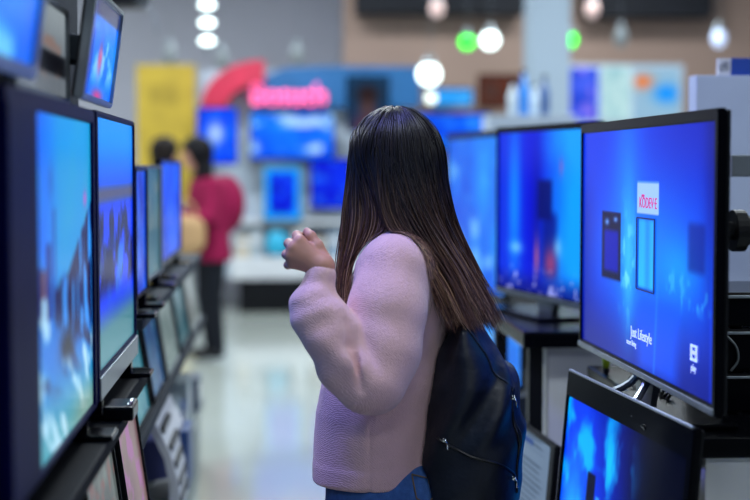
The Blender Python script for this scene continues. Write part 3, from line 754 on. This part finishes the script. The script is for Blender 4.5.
def sleeve(P):
    up = chain(P, [W(394, 268, 3.065), W(387, 310, 3.035), W(384, 350, 3.01), W(374, 382, 2.985)], [.070, .078, .072, .068], .03)
    q = P-W(352, 350, 2.95)
    env = np.exp(-(q*q).sum(1)/.010)
    up = up+.003*np.sin(75*(q@V3(.35, 0, .94))+1)*env
    fore = chain(P, [W(366, 382, 2.98), W(346, 362, 2.975), W(331, 335, 2.975), W(318, 314, 2.985), W(315, 304, 2.99), W(318, 290, 2.995)], [.066, .061, .057, .055, .049, .030], .015)
    fore = fore+.0045*np.sin(80*(q@V3(.5, 0, .87)))*env+.0025*np.sin(120*(q@V3(-.35, .2, .93)))*np.exp(-((P-W(316, 298, 2.96))**2).sum(1)/.004)
    d = smin(up, fore, .008)
    d = smax(d, -chain(P, [W(347, 285, 2.94), W(350, 322, 2.93), W(352, 346, 2.925), W(361, 390, 2.918)], [.010, .012, .013, .003], .01), .012)
    cuff = cap(P, W(317.5, 289, 2.995), W(321, 275, 2.996), .0345, .0315)
    return smin(d, cuff, .007)
def sweater(P):
    d = column(P, zt, ta, tb_, tc_)
    d = smin(d, ell(P, SHL+V3(.018, .03, -.015), (.080, .08, .070)), .05)
    f, l, z = loc3(P)
    d = d+.004*np.sin(38*l+14*z+3*np.sin(9*z))*np.exp(-((z-.90)/.10)**2)+.003*np.sin(26*f-30*z)*np.exp(-((z-1.05)/.12)**2)
    # side seam and hem band
    d = d+.0025*np.exp(-((f-.018+.02*(z-.9))/.004)**2)*(l > 0)*(z < 1.02)
    d = d-.002*ss(.845, .838, z)
    d = smin(d, sleeve(P), .022)
    r = chain(P, [SHR, ELR, WRR], [.075, .075, .045], .02)
    d = smin(d, r, .03)
    return d
wm = thing('person', 'woman with long dark hair in a pale pink sweater, seen from behind, hand raised', 'person', (.25, 3.22, 0))
skin = mat('skin', 'ba8673', .5, 0, .4, .05, 20)
skin.node_tree.nodes['Principled BSDF'].inputs['Subsurface Weight'].default_value = .08
skin.node_tree.nodes['Principled BSDF'].inputs['Subsurface Radius'].default_value = (.012, .004, .002)
def head_fn(P):
    q = P-HC; x = q@FH; y = q@LH; z = q[:, 2]
    Q = np.stack([x, y, z], 1)
    d = ell(Q, (-.006, 0, .018), (.085, .072, .086))
    d = smin(d, ell(Q, (.022, 0, -.035), (.066, .056, .072)), .03)
    d = smin(d, cap(Q, (.086, 0, .004), (.104, 0, -.028), .007, .012), .015)            # nose
    d = smin(d, cap(Q, (.078, -.03, .016), (.078, .03, .016), .008, .008), .02)         # brow
    for s in (-1, 1):
        d = smax(d, -ell(Q, (.094, s*.032, -.002), (.016, .016, .010)), .01)            # sockets
        d = smin(d, ell(Q, (.073, s*.032, -.003), (.012, .013, .010)), .003)            # eyes
        d = smin(d, ell(Q, (-.010, s*.069, -.012), (.017, .009, .026)), .006)            # ears
    d = smin(d, cap(Q, (.080, -.018, -.058), (.080, .018, -.058), .008, .008), .008)    # lips
    d = smax(d, -ell(Q, (.094, 0, -.0585), (.012, .024, .0022)), .003)
    d = smin(d, ell(Q, (.066, 0, -.092), (.022, .026, .018)), .02)                      # chin
    return smin(d, cap(P, HC+V3(.02, -.005, -.06), WL(-.035, 0, 1.32), .050, .056), .03)
def body_fn(P):
    d = column(P, [.82, .9, 1.1, 1.25, 1.33, 1.38], [.09, .09, .09, .085, .06, .04], [.14, .13, .13, .14, .10, .05], [.036, .03, .005, -.02, -.036, -.035])
    d = smin(d, chain(P, [SHL, W(386, 320, 3.03), ELB, W(334, 338, 2.98), W(318, 300, 2.99), WRI], [.045, .042, .036, .035, .028, .022]), .01)
    d = smin(d, chain(P, [SHR, ELR, WRR], [.045, .038, .024]), .02)
    for s in (-1, 1):
        d = smin(d, chain(P, [WL(.04, s*.085, .86), WL(.035, s*.09, .50), WL(.02, s*.09, .07)], [.085, .055, .034]), .03)
        d = smin(d, cap(P, WL(.02, s*.09, .05), WL(.16, s*.10, .035), .034, .026), .02)
    d = smin(d, cap(P, WL(-.035, 0, 1.3), HC+V3(.02, -.005, -.08), .05, .045), .02)
    # right hand resting low in front
    d = smin(d, cap(P, WRR, WRR+V3(0, 0, -.075)+F*.02, .026, .032), .02)
    for j in range(4):
        a = WRR+V3(0, 0, -.085)+F*(.045-.019*j)
        d = smin(d, chain(P, [a, a+V3(0, 0, -.04)+F*.008, a+V3(0, 0, -.065)+F*.0], [.0095, .009, .0075]), .004)
    return smin(d, chain(P, [WRR+V3(0, 0, -.02)+F*.02, WRR+V3(0, 0, -.06)+F*.055, WRR+V3(0, 0, -.09)+F*.06], [.012, .0105, .009]), .006)
H = lambda px, py, y: W(px, py, y)
def hand_fn(P):
    wr = H(324, 267, 2.997)
    kn = [H(300, 241, 3.000), H(293.5, 247.5, 2.997), H(290.5, 255.5, 2.999), H(292, 263.5, 3.005)]
    d = cap(P, H(318, 284, 2.995), wr, .022, .022)
    pal = None
    for k, r in zip(kn, (.0125, .0125, .0118, .0108)):
        e = cap(P, wr+(k-wr)*.12, k, .0165, r); pal = e if pal is None else smin(pal, e, .014)
    d = smin(d, pal, .016)
    fing = [[kn[0], H(297, 235.5, 3.030), H(305, 238, 3.052), H(312, 246, 3.048)],
            [kn[1], H(289, 243.5, 3.034), H(297, 245, 3.058), H(307, 252, 3.050)],
            [kn[2], H(286.5, 254.5, 3.031), H(295, 255, 3.054), H(305, 259, 3.044)],
            [kn[3], H(288, 265, 3.028), H(295, 264, 3.046), H(303, 265, 3.036)]]
    for pts, r in zip(fing, (.0100, .0104, .0098, .0086)):
        d = smin(d, chain(P, pts, [r*1.08, r, r*.88, r*.78], .004), .005)
    th = chain(P, [H(324, 259, 3.004), H(317.5, 246, 3.010), H(311, 236, 3.018), H(307, 231.5, 3.030)], [.0145, .0120, .0100, .0082], .006)
    return smin(d, th, .006)
hl, hh = H(280, 290, 2.96), H(345, 224, 3.09)
sdf_obj('body', head_fn, HC-V3(.13, .13, .19), HC+V3(.13, .13, .14), .005, skin, wm,
        extra=[(body_fn, V3(-.05, 2.9, -.02), V3(.5, 3.55, 1.42), .0105), (hand_fn, V3(min(hl[0], hh[0])-.02, 2.95, hl[2]), V3(hh[0]+.02, 3.09, hh[2]+.01), .0022)])
# knitted sweater material
knit = mat('knit_sweater', 'dcb2b6', .85, 0, .15, .06, 14, sheen=.35)
nt = knit.node_tree; bs = nt.nodes['Principled BSDF']; tcn = nt.nodes.new('ShaderNodeTexCoord')
wv = nt.nodes.new('ShaderNodeTexWave'); wv.inputs['Scale'].default_value = 120; wv.inputs['Distortion'].default_value = 5; wv.inputs['Detail'].default_value = 1; wv.bands_direction = 'DIAGONAL'
vo = nt.nodes.new('ShaderNodeTexNoise'); vo.inputs['Scale'].default_value = 150
ad = nt.nodes.new('ShaderNodeMath'); ad.operation = 'ADD'
bp = nt.nodes.new('ShaderNodeBump'); bp.inputs['Strength'].default_value = .6; bp.inputs['Distance'].default_value = .003
nt.links.new(tcn.outputs['Object'], wv.inputs['Vector']); nt.links.new(tcn.outputs['Object'], vo.inputs['Vector'])
sc_ = nt.nodes.new('ShaderNodeMath'); sc_.operation = 'MULTIPLY'; sc_.inputs[1].default_value = .35; nt.links.new(wv.outputs['Fac'], sc_.inputs[0]); nt.links.new(sc_.outputs[0], ad.inputs[0]); nt.links.new(vo.outputs['Fac'], ad.inputs[1])
nt.links.new(ad.outputs[0], bp.inputs['Height']); nt.links.new(bp.outputs['Normal'], bs.inputs['Normal'])
sw = sdf_obj('sweater', sweater, V3(-.06, 2.86, .78), V3(.50, 3.56, 1.43), .0055, knit, wm)
# jeans
den = mat('denim', '3d62a0', .8, 0, .2, .2, 60, bump=.25, bscale=400)
def jeans(P):
    d = column(P, [.74, .80, .86], [.125, .122, .115], [.165, .162, .15], [.02, .028, .034])
    d = smin(d, ell(P, WL(-.035, .07, .76), (.095, .09, .10)), .05); d = smin(d, ell(P, WL(-.035, -.07, .76), (.095, .09, .10)), .05)
    for s in (-1, 1): d = smin(d, chain(P, [WL(.03, s*.085, .74), WL(.03, s*.09, .48), WL(.01, s*.09, .10)], [.100, .074, .062]), .03)
    return d
jo = sdf_obj('jeans', jeans, V3(.02, 2.95, .02), V3(.48, 3.5, .90), .008, den, wm)
pk = MB()
P4 = project(jeans, [W(x, y, 3.05) for x, y in ((417, 470), (443, 470), (441, 497), (430, 505), (417, 498))], 8, .003)
pk.tube(list(P4)+[P4[0]], .0018, 6).build('pocket_stitching', mat('stitching', '6a5a44', .7), wm).data.transform(Matrix.Translation((-.25, -3.22, 0)))
shoe = mat('shoe_white', 'c8c8cc', .5)
for s in (-1, 1):
    a = WL(.0, s*.09, .05); b_ = WL(.17, s*.10, .038)
    sdf_obj('shoe', lambda P: smax(smin(cap(P, a, b_, .046, .036), cap(P, a, a+V3(0, 0, .06), .044, .046), .03), -P[:, 2]+.002, .004), np.minimum(a, b_)-V3(.07, .07, .06), np.maximum(a, b_)+V3(.07, .07, .13), .008, shoe, wm)

# ---- backpack (slung on her back)
zb = [.66, .70, .80, .92, 1.02, 1.09, 1.14, 1.165]
bo_ = [-.222, -.260, -.287, -.294, -.272, -.232, -.190, -.163]     # outer face in f
bi_ = [-.060, -.055, -.058, -.068, -.090, -.110, -.130, -.142]
bw_ = [.12, .145, .150, .148, .140, .125, .095, .06]
BA = [(b-a)/2 for a, b in zip(bo_, bi_)]; BC = [(a+b)/2 for a, b in zip(bo_, bi_)]
def bag(P):
    f, l, z = loc3(P)
    d = column(P, zb, BA, bw_, BC, 2.8, .0)
    d = smin(d, column(P, [.685, .70, .80, .88, .905], [.05]*5, [.11, .118, .12, .112, .09], [-.215, -.222, -.230, -.225, -.215], 2.6, .0), .012)
    up = ss(.84, .98, z)
    d = d+up*(.0055*np.sin(75*f+16*z+2.2*np.sin(14*z))+.004*np.sin(48*l+20*z+3*np.sin(11*z+20*f)))+(1-up)*.0025*np.sin(40*f+38*z)
    d = smax(d, -(np.minimum(sweater(P), jeans(P))-.003), .006)
    return d
bp_ = thing('backpack', 'dark navy backpack hanging on the back of the woman in the pink sweater', 'backpack', (.46, 3.2, .66))
bgm = mat('backpack_nylon', '0d1320', .5, 0, .4, .25, 8, bump=.35, bscale=60)
sdf_obj('body', bag, V3(.30, 2.98, .63), V3(.66, 3.44, 1.2), .006, bgm, bp_)
bl = np.array(bp_.location)
def zipper(name, pts, m, r=.0032, n=40):
    p = project(bag, catmull([W(x, y, 3.08) for x, y in pts], n), 8, .001)-bl
    return MB().tube(p, r, 6).build(name, m, bp_, True)
zm = mat('zip_tape', '05070c', .35)
zipper('zipper', [(447, 437), (462, 447), (490, 462), (512, 477), (524, 494)], zm)
zipper('zipper', [(524, 486), (516, 455), (512, 425), (518, 400), (524, 386)], zm)
zipper('piping', [(466, 335), (486, 362), (505, 392), (520, 430), (524, 470)], mat('piping', '1a2436', .4), .0028)
for c, nm in (((448, 437), 'zip_pull'), ((513, 478), 'zip_pull'), ((519, 398), 'zip_pull')):
    p = project(bag, [W(c[0], c[1], 3.06)], 8, .004)[0]-bl
    MB().box(p+V3(-.004, -.005, -.004), p+V3(.004, .001, .004), .001).tube([p+V3(.002, -.004, .002), p+V3(.006, -.006, -.008), p+V3(.007, -.005, -.020)], [.0022, .002, .003], 8).build(nm, M['chrome'], bp_, True)
# straps: right shoulder worn, left one hanging along the side
stp = mat('strap_webbing', '0a0e18', .6)
def strap(pts, wd, ax, n=24):
    p = catmull(pts, n); vs = []; fs = []
    for i, q in enumerate(p):
        t = p[min(i+1, n-1)]-p[max(i-1, 0)]; t /= np.linalg.norm(t); s = np.cross(t, ax); s /= np.linalg.norm(s); u = np.cross(s, t)
        vs += [q+s*wd+u*.003, q-s*wd+u*.003, q-s*wd-u*.003, q+s*wd-u*.003]
    for i in range(n-1):
        for k in range(4): fs.append((4*i+k, 4*i+(k+1) % 4, 4*i+4+(k+1) % 4, 4*i+4+k))
    fs += [(3, 2, 1, 0), tuple(4*(n-1)+k for k in range(4))]
    return from_pydata('shoulder_strap', np.array(vs)-bl, fs, stp, bp_)
rs = pushout(sweater, catmull([WL(-.155, -.09, 1.14), WL(-.13, -.10, 1.26), WL(-.04, -.105, 1.36), WL(.07, -.11, 1.27), WL(.12, -.12, 1.12), WL(.06, -.19, .95), WL(-.10, -.14, .78)], 24), .008)
strap(list(rs), .026, Lv)
MB().tube(catmull([WL(-.150, -.03, 1.155), WL(-.165, -.02, 1.19), WL(-.165, .02, 1.19), WL(-.150, .03, 1.155)], 10)-bl, .007, 8).build('carry_loop', stp, bp_, True)

# ---- hair
hair_m = bpy.data.materials.new('long_hair'); hair_m.use_nodes = True
hb = hair_m.node_tree.nodes['Principled BSDF']; hb.inputs['Roughness'].default_value = .36; hb.inputs['Specular IOR Level'].default_value = .3
hv = hair_m.node_tree.nodes.new('ShaderNodeVertexColor'); hv.layer_name = 'tone'
hair_m.node_tree.links.new(hv.outputs['Color'], hb.inputs['Base Color'])
TH = [-170, -140, -100, -60, -40, 60, 84, 105, 135, 170, 190]
T2 = [(.372, 3.19), (.380, 3.23), (.34, 3.29), (.27, 3.31), (.20, 3.32), (.140, 3.17), (.232, 3.118), (.225, 3.10), (.305, 3.09), (.350, 3.13), (.372, 3.19)]
T3 = [(.418, 3.21), (.422, 3.26), (.38, 3.33), (.26, 3.33), (.19, 3.33), (.133, 3.155), (.156, 3.14), (.308, 3.06), (.365, 3.085), (.402, 3.13), (.418, 3.21)]
T4 = [(.472, 3.22), (.470, 3.28), (.42, 3.36), (.25, 3.34), (.19, 3.33), (.130, 3.14), (.150, 3.125), (.366, 3.085), (.415, 3.09), (.460, 3.14), (.472, 3.22)]
def tgt(T, a):
    if a < -170: a += 360
    return V3(np.interp(a, TH, [t[0] for t in T]), np.interp(a, TH, [t[1] for t in T]), 0)
HR = V3(.091, .087, .109)      # scalp radii front/back, side, up (centre lifted)
HO = HC+V3(0, 0, .008)-FH*.008
def scalp(az, th, off):
    d = (FH*math.cos(az)*(HR[0]+off)+LH*math.sin(az)*(HR[1]+off))*math.sin(th)
    return HO+d+V3(0, 0, (HR[2]+off)*math.cos(th))
def strand(k):
    while True:
        az = rng.uniform(-180, 180)
        if abs(az) > 28 or rng.random() < .5: break
    th = math.degrees(math.acos(1-rng.random()*.92))
    if abs(az) < 48: th = min(th, rng.uniform(6, 44))
    s = 1 if az >= 0 else -1
    azf = az if abs(az) > 58 else s*rng.uniform(55, 84)
    short = 84 < abs(azf) < 105 and rng.random() < .6
    if 84 < abs(azf) < 105 and not short: azf = s*(rng.uniform(66, 84) if rng.random() < .45 else rng.uniform(105, 118))
    depth = rng.random()
    off = .004+.016*depth*(1 if rng.random() < .96 else 1.25)
    pts = []
    n0 = 6
    for i in range(n0):
        t = i/(n0-1); e = t*t*(3-2*t)
        pts.append(scalp(math.radians(az+(azf-az)*min(1, e*1.2)), math.radians(th+(90-th)*t), off*(.55+.45*min(1, t*1.6))))
    jx = rng.normal(0, .010); jy = rng.normal(0, .012); inw = (depth-.6)*.03
    out = V3(math.cos(0), 0, 0)
    a2 = azf+rng.normal(0, 5); front = abs(azf) < 90
    if azf > 0 and not short: a2 = min(a2, 84) if front else max(a2, 105)
    q2 = tgt(T2, a2); q3 = tgt(T3, a2); q4 = tgt(T4, a2)
    c = V3(.27, 3.22, 0)
    r = lambda q, m: c+(q-c)*(1+m)
    jj = .45 if front else 1
    lenz = rng.uniform(1.135, 1.215) if not front else rng.uniform(1.15, 1.24)
    if rng.random() < .07: lenz -= .02
    wv_ = rng.normal(0, .004)
    pts.append(r(q2, inw*3)+V3(jx*.5*jj, jy*.5*jj, 1.375))
    pts.append(r(q3, inw*2)+V3(jx*.8*jj, jy*jj, 1.265)+V3(wv_, 0, 0))
    pts.append(q3+(q4-q3)*(1.265-lenz)/.115+V3(jx*1.3*jj, jy*1.2*jj, lenz))
    if short: pts = pts[:-2]; pts[-1] = pts[-1]+V3(0, 0, -.01)
    p = catmull(pts, 60)
    dl = np.concatenate([[0], np.cumsum(np.linalg.norm(np.diff(p, axis=0), axis=1))])
    p = np.stack([np.interp(np.linspace(0, dl[-1], ns), dl, p[:, k]) for k in range(3)], 1)
    for _ in range(4): p[1:-1] = p[1:-1]*.5+(p[:-2]+p[2:])*.25
    return p
NS = 7000; ns = 26
paths = np.array([strand(k) for k in range(NS)])
flatp = paths.reshape(-1, 3)
body_guard = lambda P: smin(sweater(P), bag(P), .01)
m_ = flatp[:, 2] < 1.40
flatp[m_] = pushout(body_guard, flatp[m_], .004)
paths = flatp.reshape(NS, ns, 3)
tan = np.gradient(paths, axis=1); tan /= np.linalg.norm(tan, axis=2, keepdims=True)+1e-9
dxy = paths[:, 8, :]-HO; ref = np.stack([-dxy[:, 1], dxy[:, 0], 0*dxy[:, 0]], 1)[:, None, :]*np.ones((1, ns, 1)); sA = ref-tan*(ref*tan).sum(2, keepdims=True); sA /= np.linalg.norm(sA, axis=2, keepdims=True)+1e-9; sB = np.cross(tan, sA)
wid = rng.uniform(.0009, .0017, NS)[:, None]*np.interp(np.linspace(0, 1, ns), [0, .1, .75, 1], [.7, 1, .9, .15])[None, :]
V_ = np.stack([paths+wid[..., None]*(sA*math.cos(a)+sB*math.sin(a)) for a in (0, 2*PI/3, 4*PI/3)], 2)      # NS, ns, 3, 3
Vf = V_.reshape(-1, 3)-np.array(wm.location)
base = (np.arange(NS)[:, None]*ns+np.arange(ns-1)[None, :])*3
fs = np.concatenate([np.stack([base+k, base+(k+1) % 3, base+3+(k+1) % 3, base+3+k], -1).reshape(-1, 4) for k in range(3)])
me = bpy.data.meshes.new('hair'); me.vertices.add(len(Vf)); me.vertices.foreach_set('co', Vf.astype(np.float32).ravel())
me.loops.add(len(fs)*4); me.loops.foreach_set('vertex_index', fs.astype(np.int32).ravel()); me.polygons.add(len(fs))
me.polygons.foreach_set('loop_start', np.arange(0, len(fs)*4, 4, dtype=np.int32)); me.polygons.foreach_set('loop_total', np.full(len(fs), 4, np.int32)); me.update(); me.validate()
ho = link('hair', me, wm, True, hair_m)
zz_ = V_[..., 2].reshape(-1); sr = np.repeat(rng.random(NS), ns*3)
kz = np.clip((1.49-zz_)/.31, 0, 1)**1.4
dark = np.array(hx('16141a')); mid = np.array(hx('74503f')); lite = np.array(hx('b08a6c'))
tipc = mid[None]*(1-(sr > .8)[:, None])+lite[None]*(sr > .8)[:, None]
cc = dark[None]*(1-kz[:, None])+tipc*kz[:, None]*(.5+1.15*sr[:, None])
cc = cc+(np.clip(sr-.86, 0, 1)*.35)[:, None]*mid[None]*1.2
at = me.color_attributes.new('tone', 'FLOAT_COLOR', 'POINT'); at.data.foreach_set('color', np.concatenate([cc, np.ones((len(cc), 1))], 1).astype(np.float32).ravel())
# dense under-layer of the hair
def under(P):
    q = P-HO; x = q@FH; y = q@LH; z = q[:, 2]
    d = ell(np.stack([x, y, z], 1), (-.006, 0, 0), (.080, .076, .101))
    cut = np.maximum(x-.035, -(z-.05))  # leave the face open
    d = smax(d, -np.maximum(-(x-.045), (z-.055)), .01)
    d = smin(d, cap(P, HO+V3(.015, -.01, -.03), V3(.305, 3.165, 1.36), .060, .036), .03)
    e = cap(P, V3(.305, 3.165, 1.36), V3(.385, 3.16, 1.24), .036, .016)
    e = smin(e, cap(P, V3(.325, 3.225, 1.36), V3(.40, 3.22, 1.24), .032, .016), .02)
    return smin(d, e, .02)
um = mat('hair_under', '0f0c0b', .6, 0, .2, .2)
sdf_obj('hair_underlayer', under, V3(.10, 3.0, 1.18), V3(.47, 3.40, 1.65), .006, um, wm)

# ================================================================== shoppers in the background
def shopper(label, loc, face, hgt, coat, hair, legs, lean=0.0, coat_len=.5, bent=True, hood=False, sleeve_fwd=.36, seed=0):
    s = hgt/1.66
    p = thing('person', label, 'person', loc)
    fa = math.radians(face); f_ = V3(math.cos(fa), math.sin(fa), 0); l_ = V3(-f_[1], f_[0], 0); o_ = np.array(loc, float)
    q = lambda f, l, z: o_+s*(f_*(f+lean*max(0, z-.85))+l_*l+V3(0, 0, z))
    hc = q(.05, 0, 1.53)
    def headb(P):
        R = (P-hc)/s; x = R@f_; y = R@l_; z = R[:, 2]; Q = np.stack([x, y, z], 1)
        d = ell(Q, (-.005, 0, .015), (.092, .074, .098)); d = smin(d, ell(Q, (.025, 0, -.045), (.06, .052, .068)), .03)
        d = smin(d, cap(Q, (.09, 0, 0), (.106, 0, -.028), .007, .011), .015)
        d = smin(d, cap(Q, (.082, -.018, -.058), (.082, .018, -.058), .008, .008), .008)
        for k in (-1, 1):
            d = smax(d, -ell(Q, (.095, k*.032, -.002), (.016, .016, .01)), .01); d = smin(d, ell(Q, (-.008, k*.076, -.01), (.018, .008, .028)), .006)
        return d*s
    el = [q(.06, k*.22, 1.07) for k in (-1, 1)]; sh = [q(0, k*.165, 1.30) for k in (-1, 1)]
    wr = [q(sleeve_fwd-.04*(k < 0), k*.16, 1.04) for k in (-1, 1)]
    def bodyf(P):
        d = smin(headb(P), cap(P, hc-V3(0, 0, .06*s), q(0, 0, 1.30), .05*s, .055*s), .03)
        d = smin(d, cap(P, q(0, 0, 1.28), q(0, 0, .9), .10*s, .11*s), .04)
        for k in (0, 1):
            d = smin(d, chain(P, [sh[k], el[k], wr[k]], [.042*s, .036*s, .024*s]), .02)
            t = (wr[k]-el[k]); t /= np.linalg.norm(t)
            d = smin(d, cap(P, wr[k], wr[k]+t*.07*s, .026*s, .028*s), .01)
            for j in range(4): d = smin(d, cap(P, wr[k]+t*.07*s+V3(0, 0, (.025-.016*j)*s), wr[k]+t*.14*s+V3(0, 0, (.012-.018*j)*s), .009*s, .007*s), .004)
            d = smin(d, cap(P, wr[k]+t*.03*s+V3(0, 0, .02*s), wr[k]+t*.09*s+V3(0, 0, .055*s), .011*s, .008*s), .006)
            m = -1 if k == 0 else 1
            d = smin(d, chain(P, [q(0, m*.085, .86), q(.01, m*.085, .48), q(-.02, m*.085, .07)], [.08*s, .055*s, .034*s]), .03)
        return d
    R_ = .75
    lo = o_-V3(R_, R_, -.02); hi = o_+V3(R_, R_, hgt+.1)
    sdf_obj('body', bodyf, lo, hi, .016, skin, p)
    def coatf(P):
        z = (P[:, 2]-o_[2])/s; zz = np.clip(z, .3, 1.5)
        cx = o_[:2]+s*np.outer(lean*np.maximum(0, zz-.85), f_[:2])
        R = (P[:, :2]-cx)/s; x = R@f_[:2]; y = R@l_[:2]
        a = np.interp(z, [1.34-coat_len-.18, .95, 1.2, 1.32, 1.38], [.15, .13, .125, .10, .07]); b = np.interp(z, [1.34-coat_len-.18, .95, 1.2, 1.32, 1.38], [.20, .18, .185, .16, .08])
        d = (np.sqrt((x/a)**2+(y/b)**2)-1)*np.minimum(a, b)*s
        d = smax(d, smax((1.34-coat_len-.18-z)*s, (z-1.37)*s, .02), .02)
        for k in (0, 1): d = smin(d, chain(P, [sh[k], el[k], wr[k]], [.07*s, .06*s, .045*s], .02), .03)
        if hood: d = smin(d, ell(P, q(-.14, 0, 1.16), (.15*s, .15*s, .22*s)), .06)
        return d
    sdf_obj('coat', coatf, lo, hi, .016, mat('coat_'+coat, coat, .8, 0, .2, .1, 8), p)
    def legf(P):
        d = cap(P, q(0, -.05, .86), q(0, .05, .86), .125*s, .125*s)
        for m in (-1, 1): d = smin(d, chain(P, [q(0, m*.085, .84), q(.02, m*.085, .48), q(-.02, m*.085, .10)], [.095*s, .07*s, .052*s]), .02)
        return d
    sdf_obj('trousers', legf, lo, hi, .016, mat('trousers_'+legs, legs, .8, 0, .2, .1, 8), p)
    for m in (-1, 1): sdf_obj('shoe', lambda P: smax(cap(P, q(-.02, m*.085, .05), q(.13, m*.095, .035), .048*s, .038*s), -(P[:, 2]-.004), .004), lo, o_+V3(R_, R_, .2), .014, M['black'], p)
    def hairf(P):
        R = (P-hc)/s; x = R@f_; y = R@l_; z = R[:, 2]; Q = np.stack([x, y, z], 1)
        d = ell(Q, (-.016, 0, .024), (.122, .108, .118))
        d = smin(d, ell(Q, (-.06, 0, -.08), (.06, .09, .11)), .04)
        if hood: d = smin(d, ell(Q, (-.055, 0, -.16), (.075, .11, .12)), .04)
        return smax(d, -ell(Q, (.105, 0, -.035), (.085, .075, .085)), .01)*s
    sdf_obj('hair', hairf, hc-V3(.3, .3, .3), hc+V3(.3, .3, .25), .012, mat('hair_'+hair, hair, .6, 0, .15), p)
    return p, q
y1 = 11.3
p1, q1 = shopper('woman in a magenta coat and black trousers leaning towards the left televisions', (XY(212, y1), y1, 0), 200, 1.72, '84103e', '0c0b10', '10141c', lean=.10, coat_len=.42, hood=True)
hb_ = q1(.26, .20, .93)
bgo = thing('handbag', 'beige handbag on the arm of the woman in the magenta coat', 'bag', hb_-V3(0, 0, .16))
bm_ = mat('bag_beige', 'b08c60', .6)
def hbag(P):
    r = P-hb_; return (((np.abs(r[:, 0]/.16)**3+np.abs(r[:, 1]/.07)**3+np.abs((r[:, 2]-.02)/.15)**3)**(1/3))-1)*.07
sdf_obj('body', hbag, hb_-V3(.22, .12, .2), hb_+V3(.22, .12, .22), .014, bm_, bgo)
MB().tube(catmull([(-.10, 0, .30), (-.07, 0, .40), (0, 0, .44), (.07, 0, .40), (.10, 0, .30)], 14), .009, 8).build('handle', bm_, bgo, True)
shopper('shopper in a grey top with dark hair standing before the yellow banner', (XY(157, 12.4), 12.4, 0), 20, 1.74, '7d8590', '1c1614', '23262c', lean=.06, coat_len=.3)
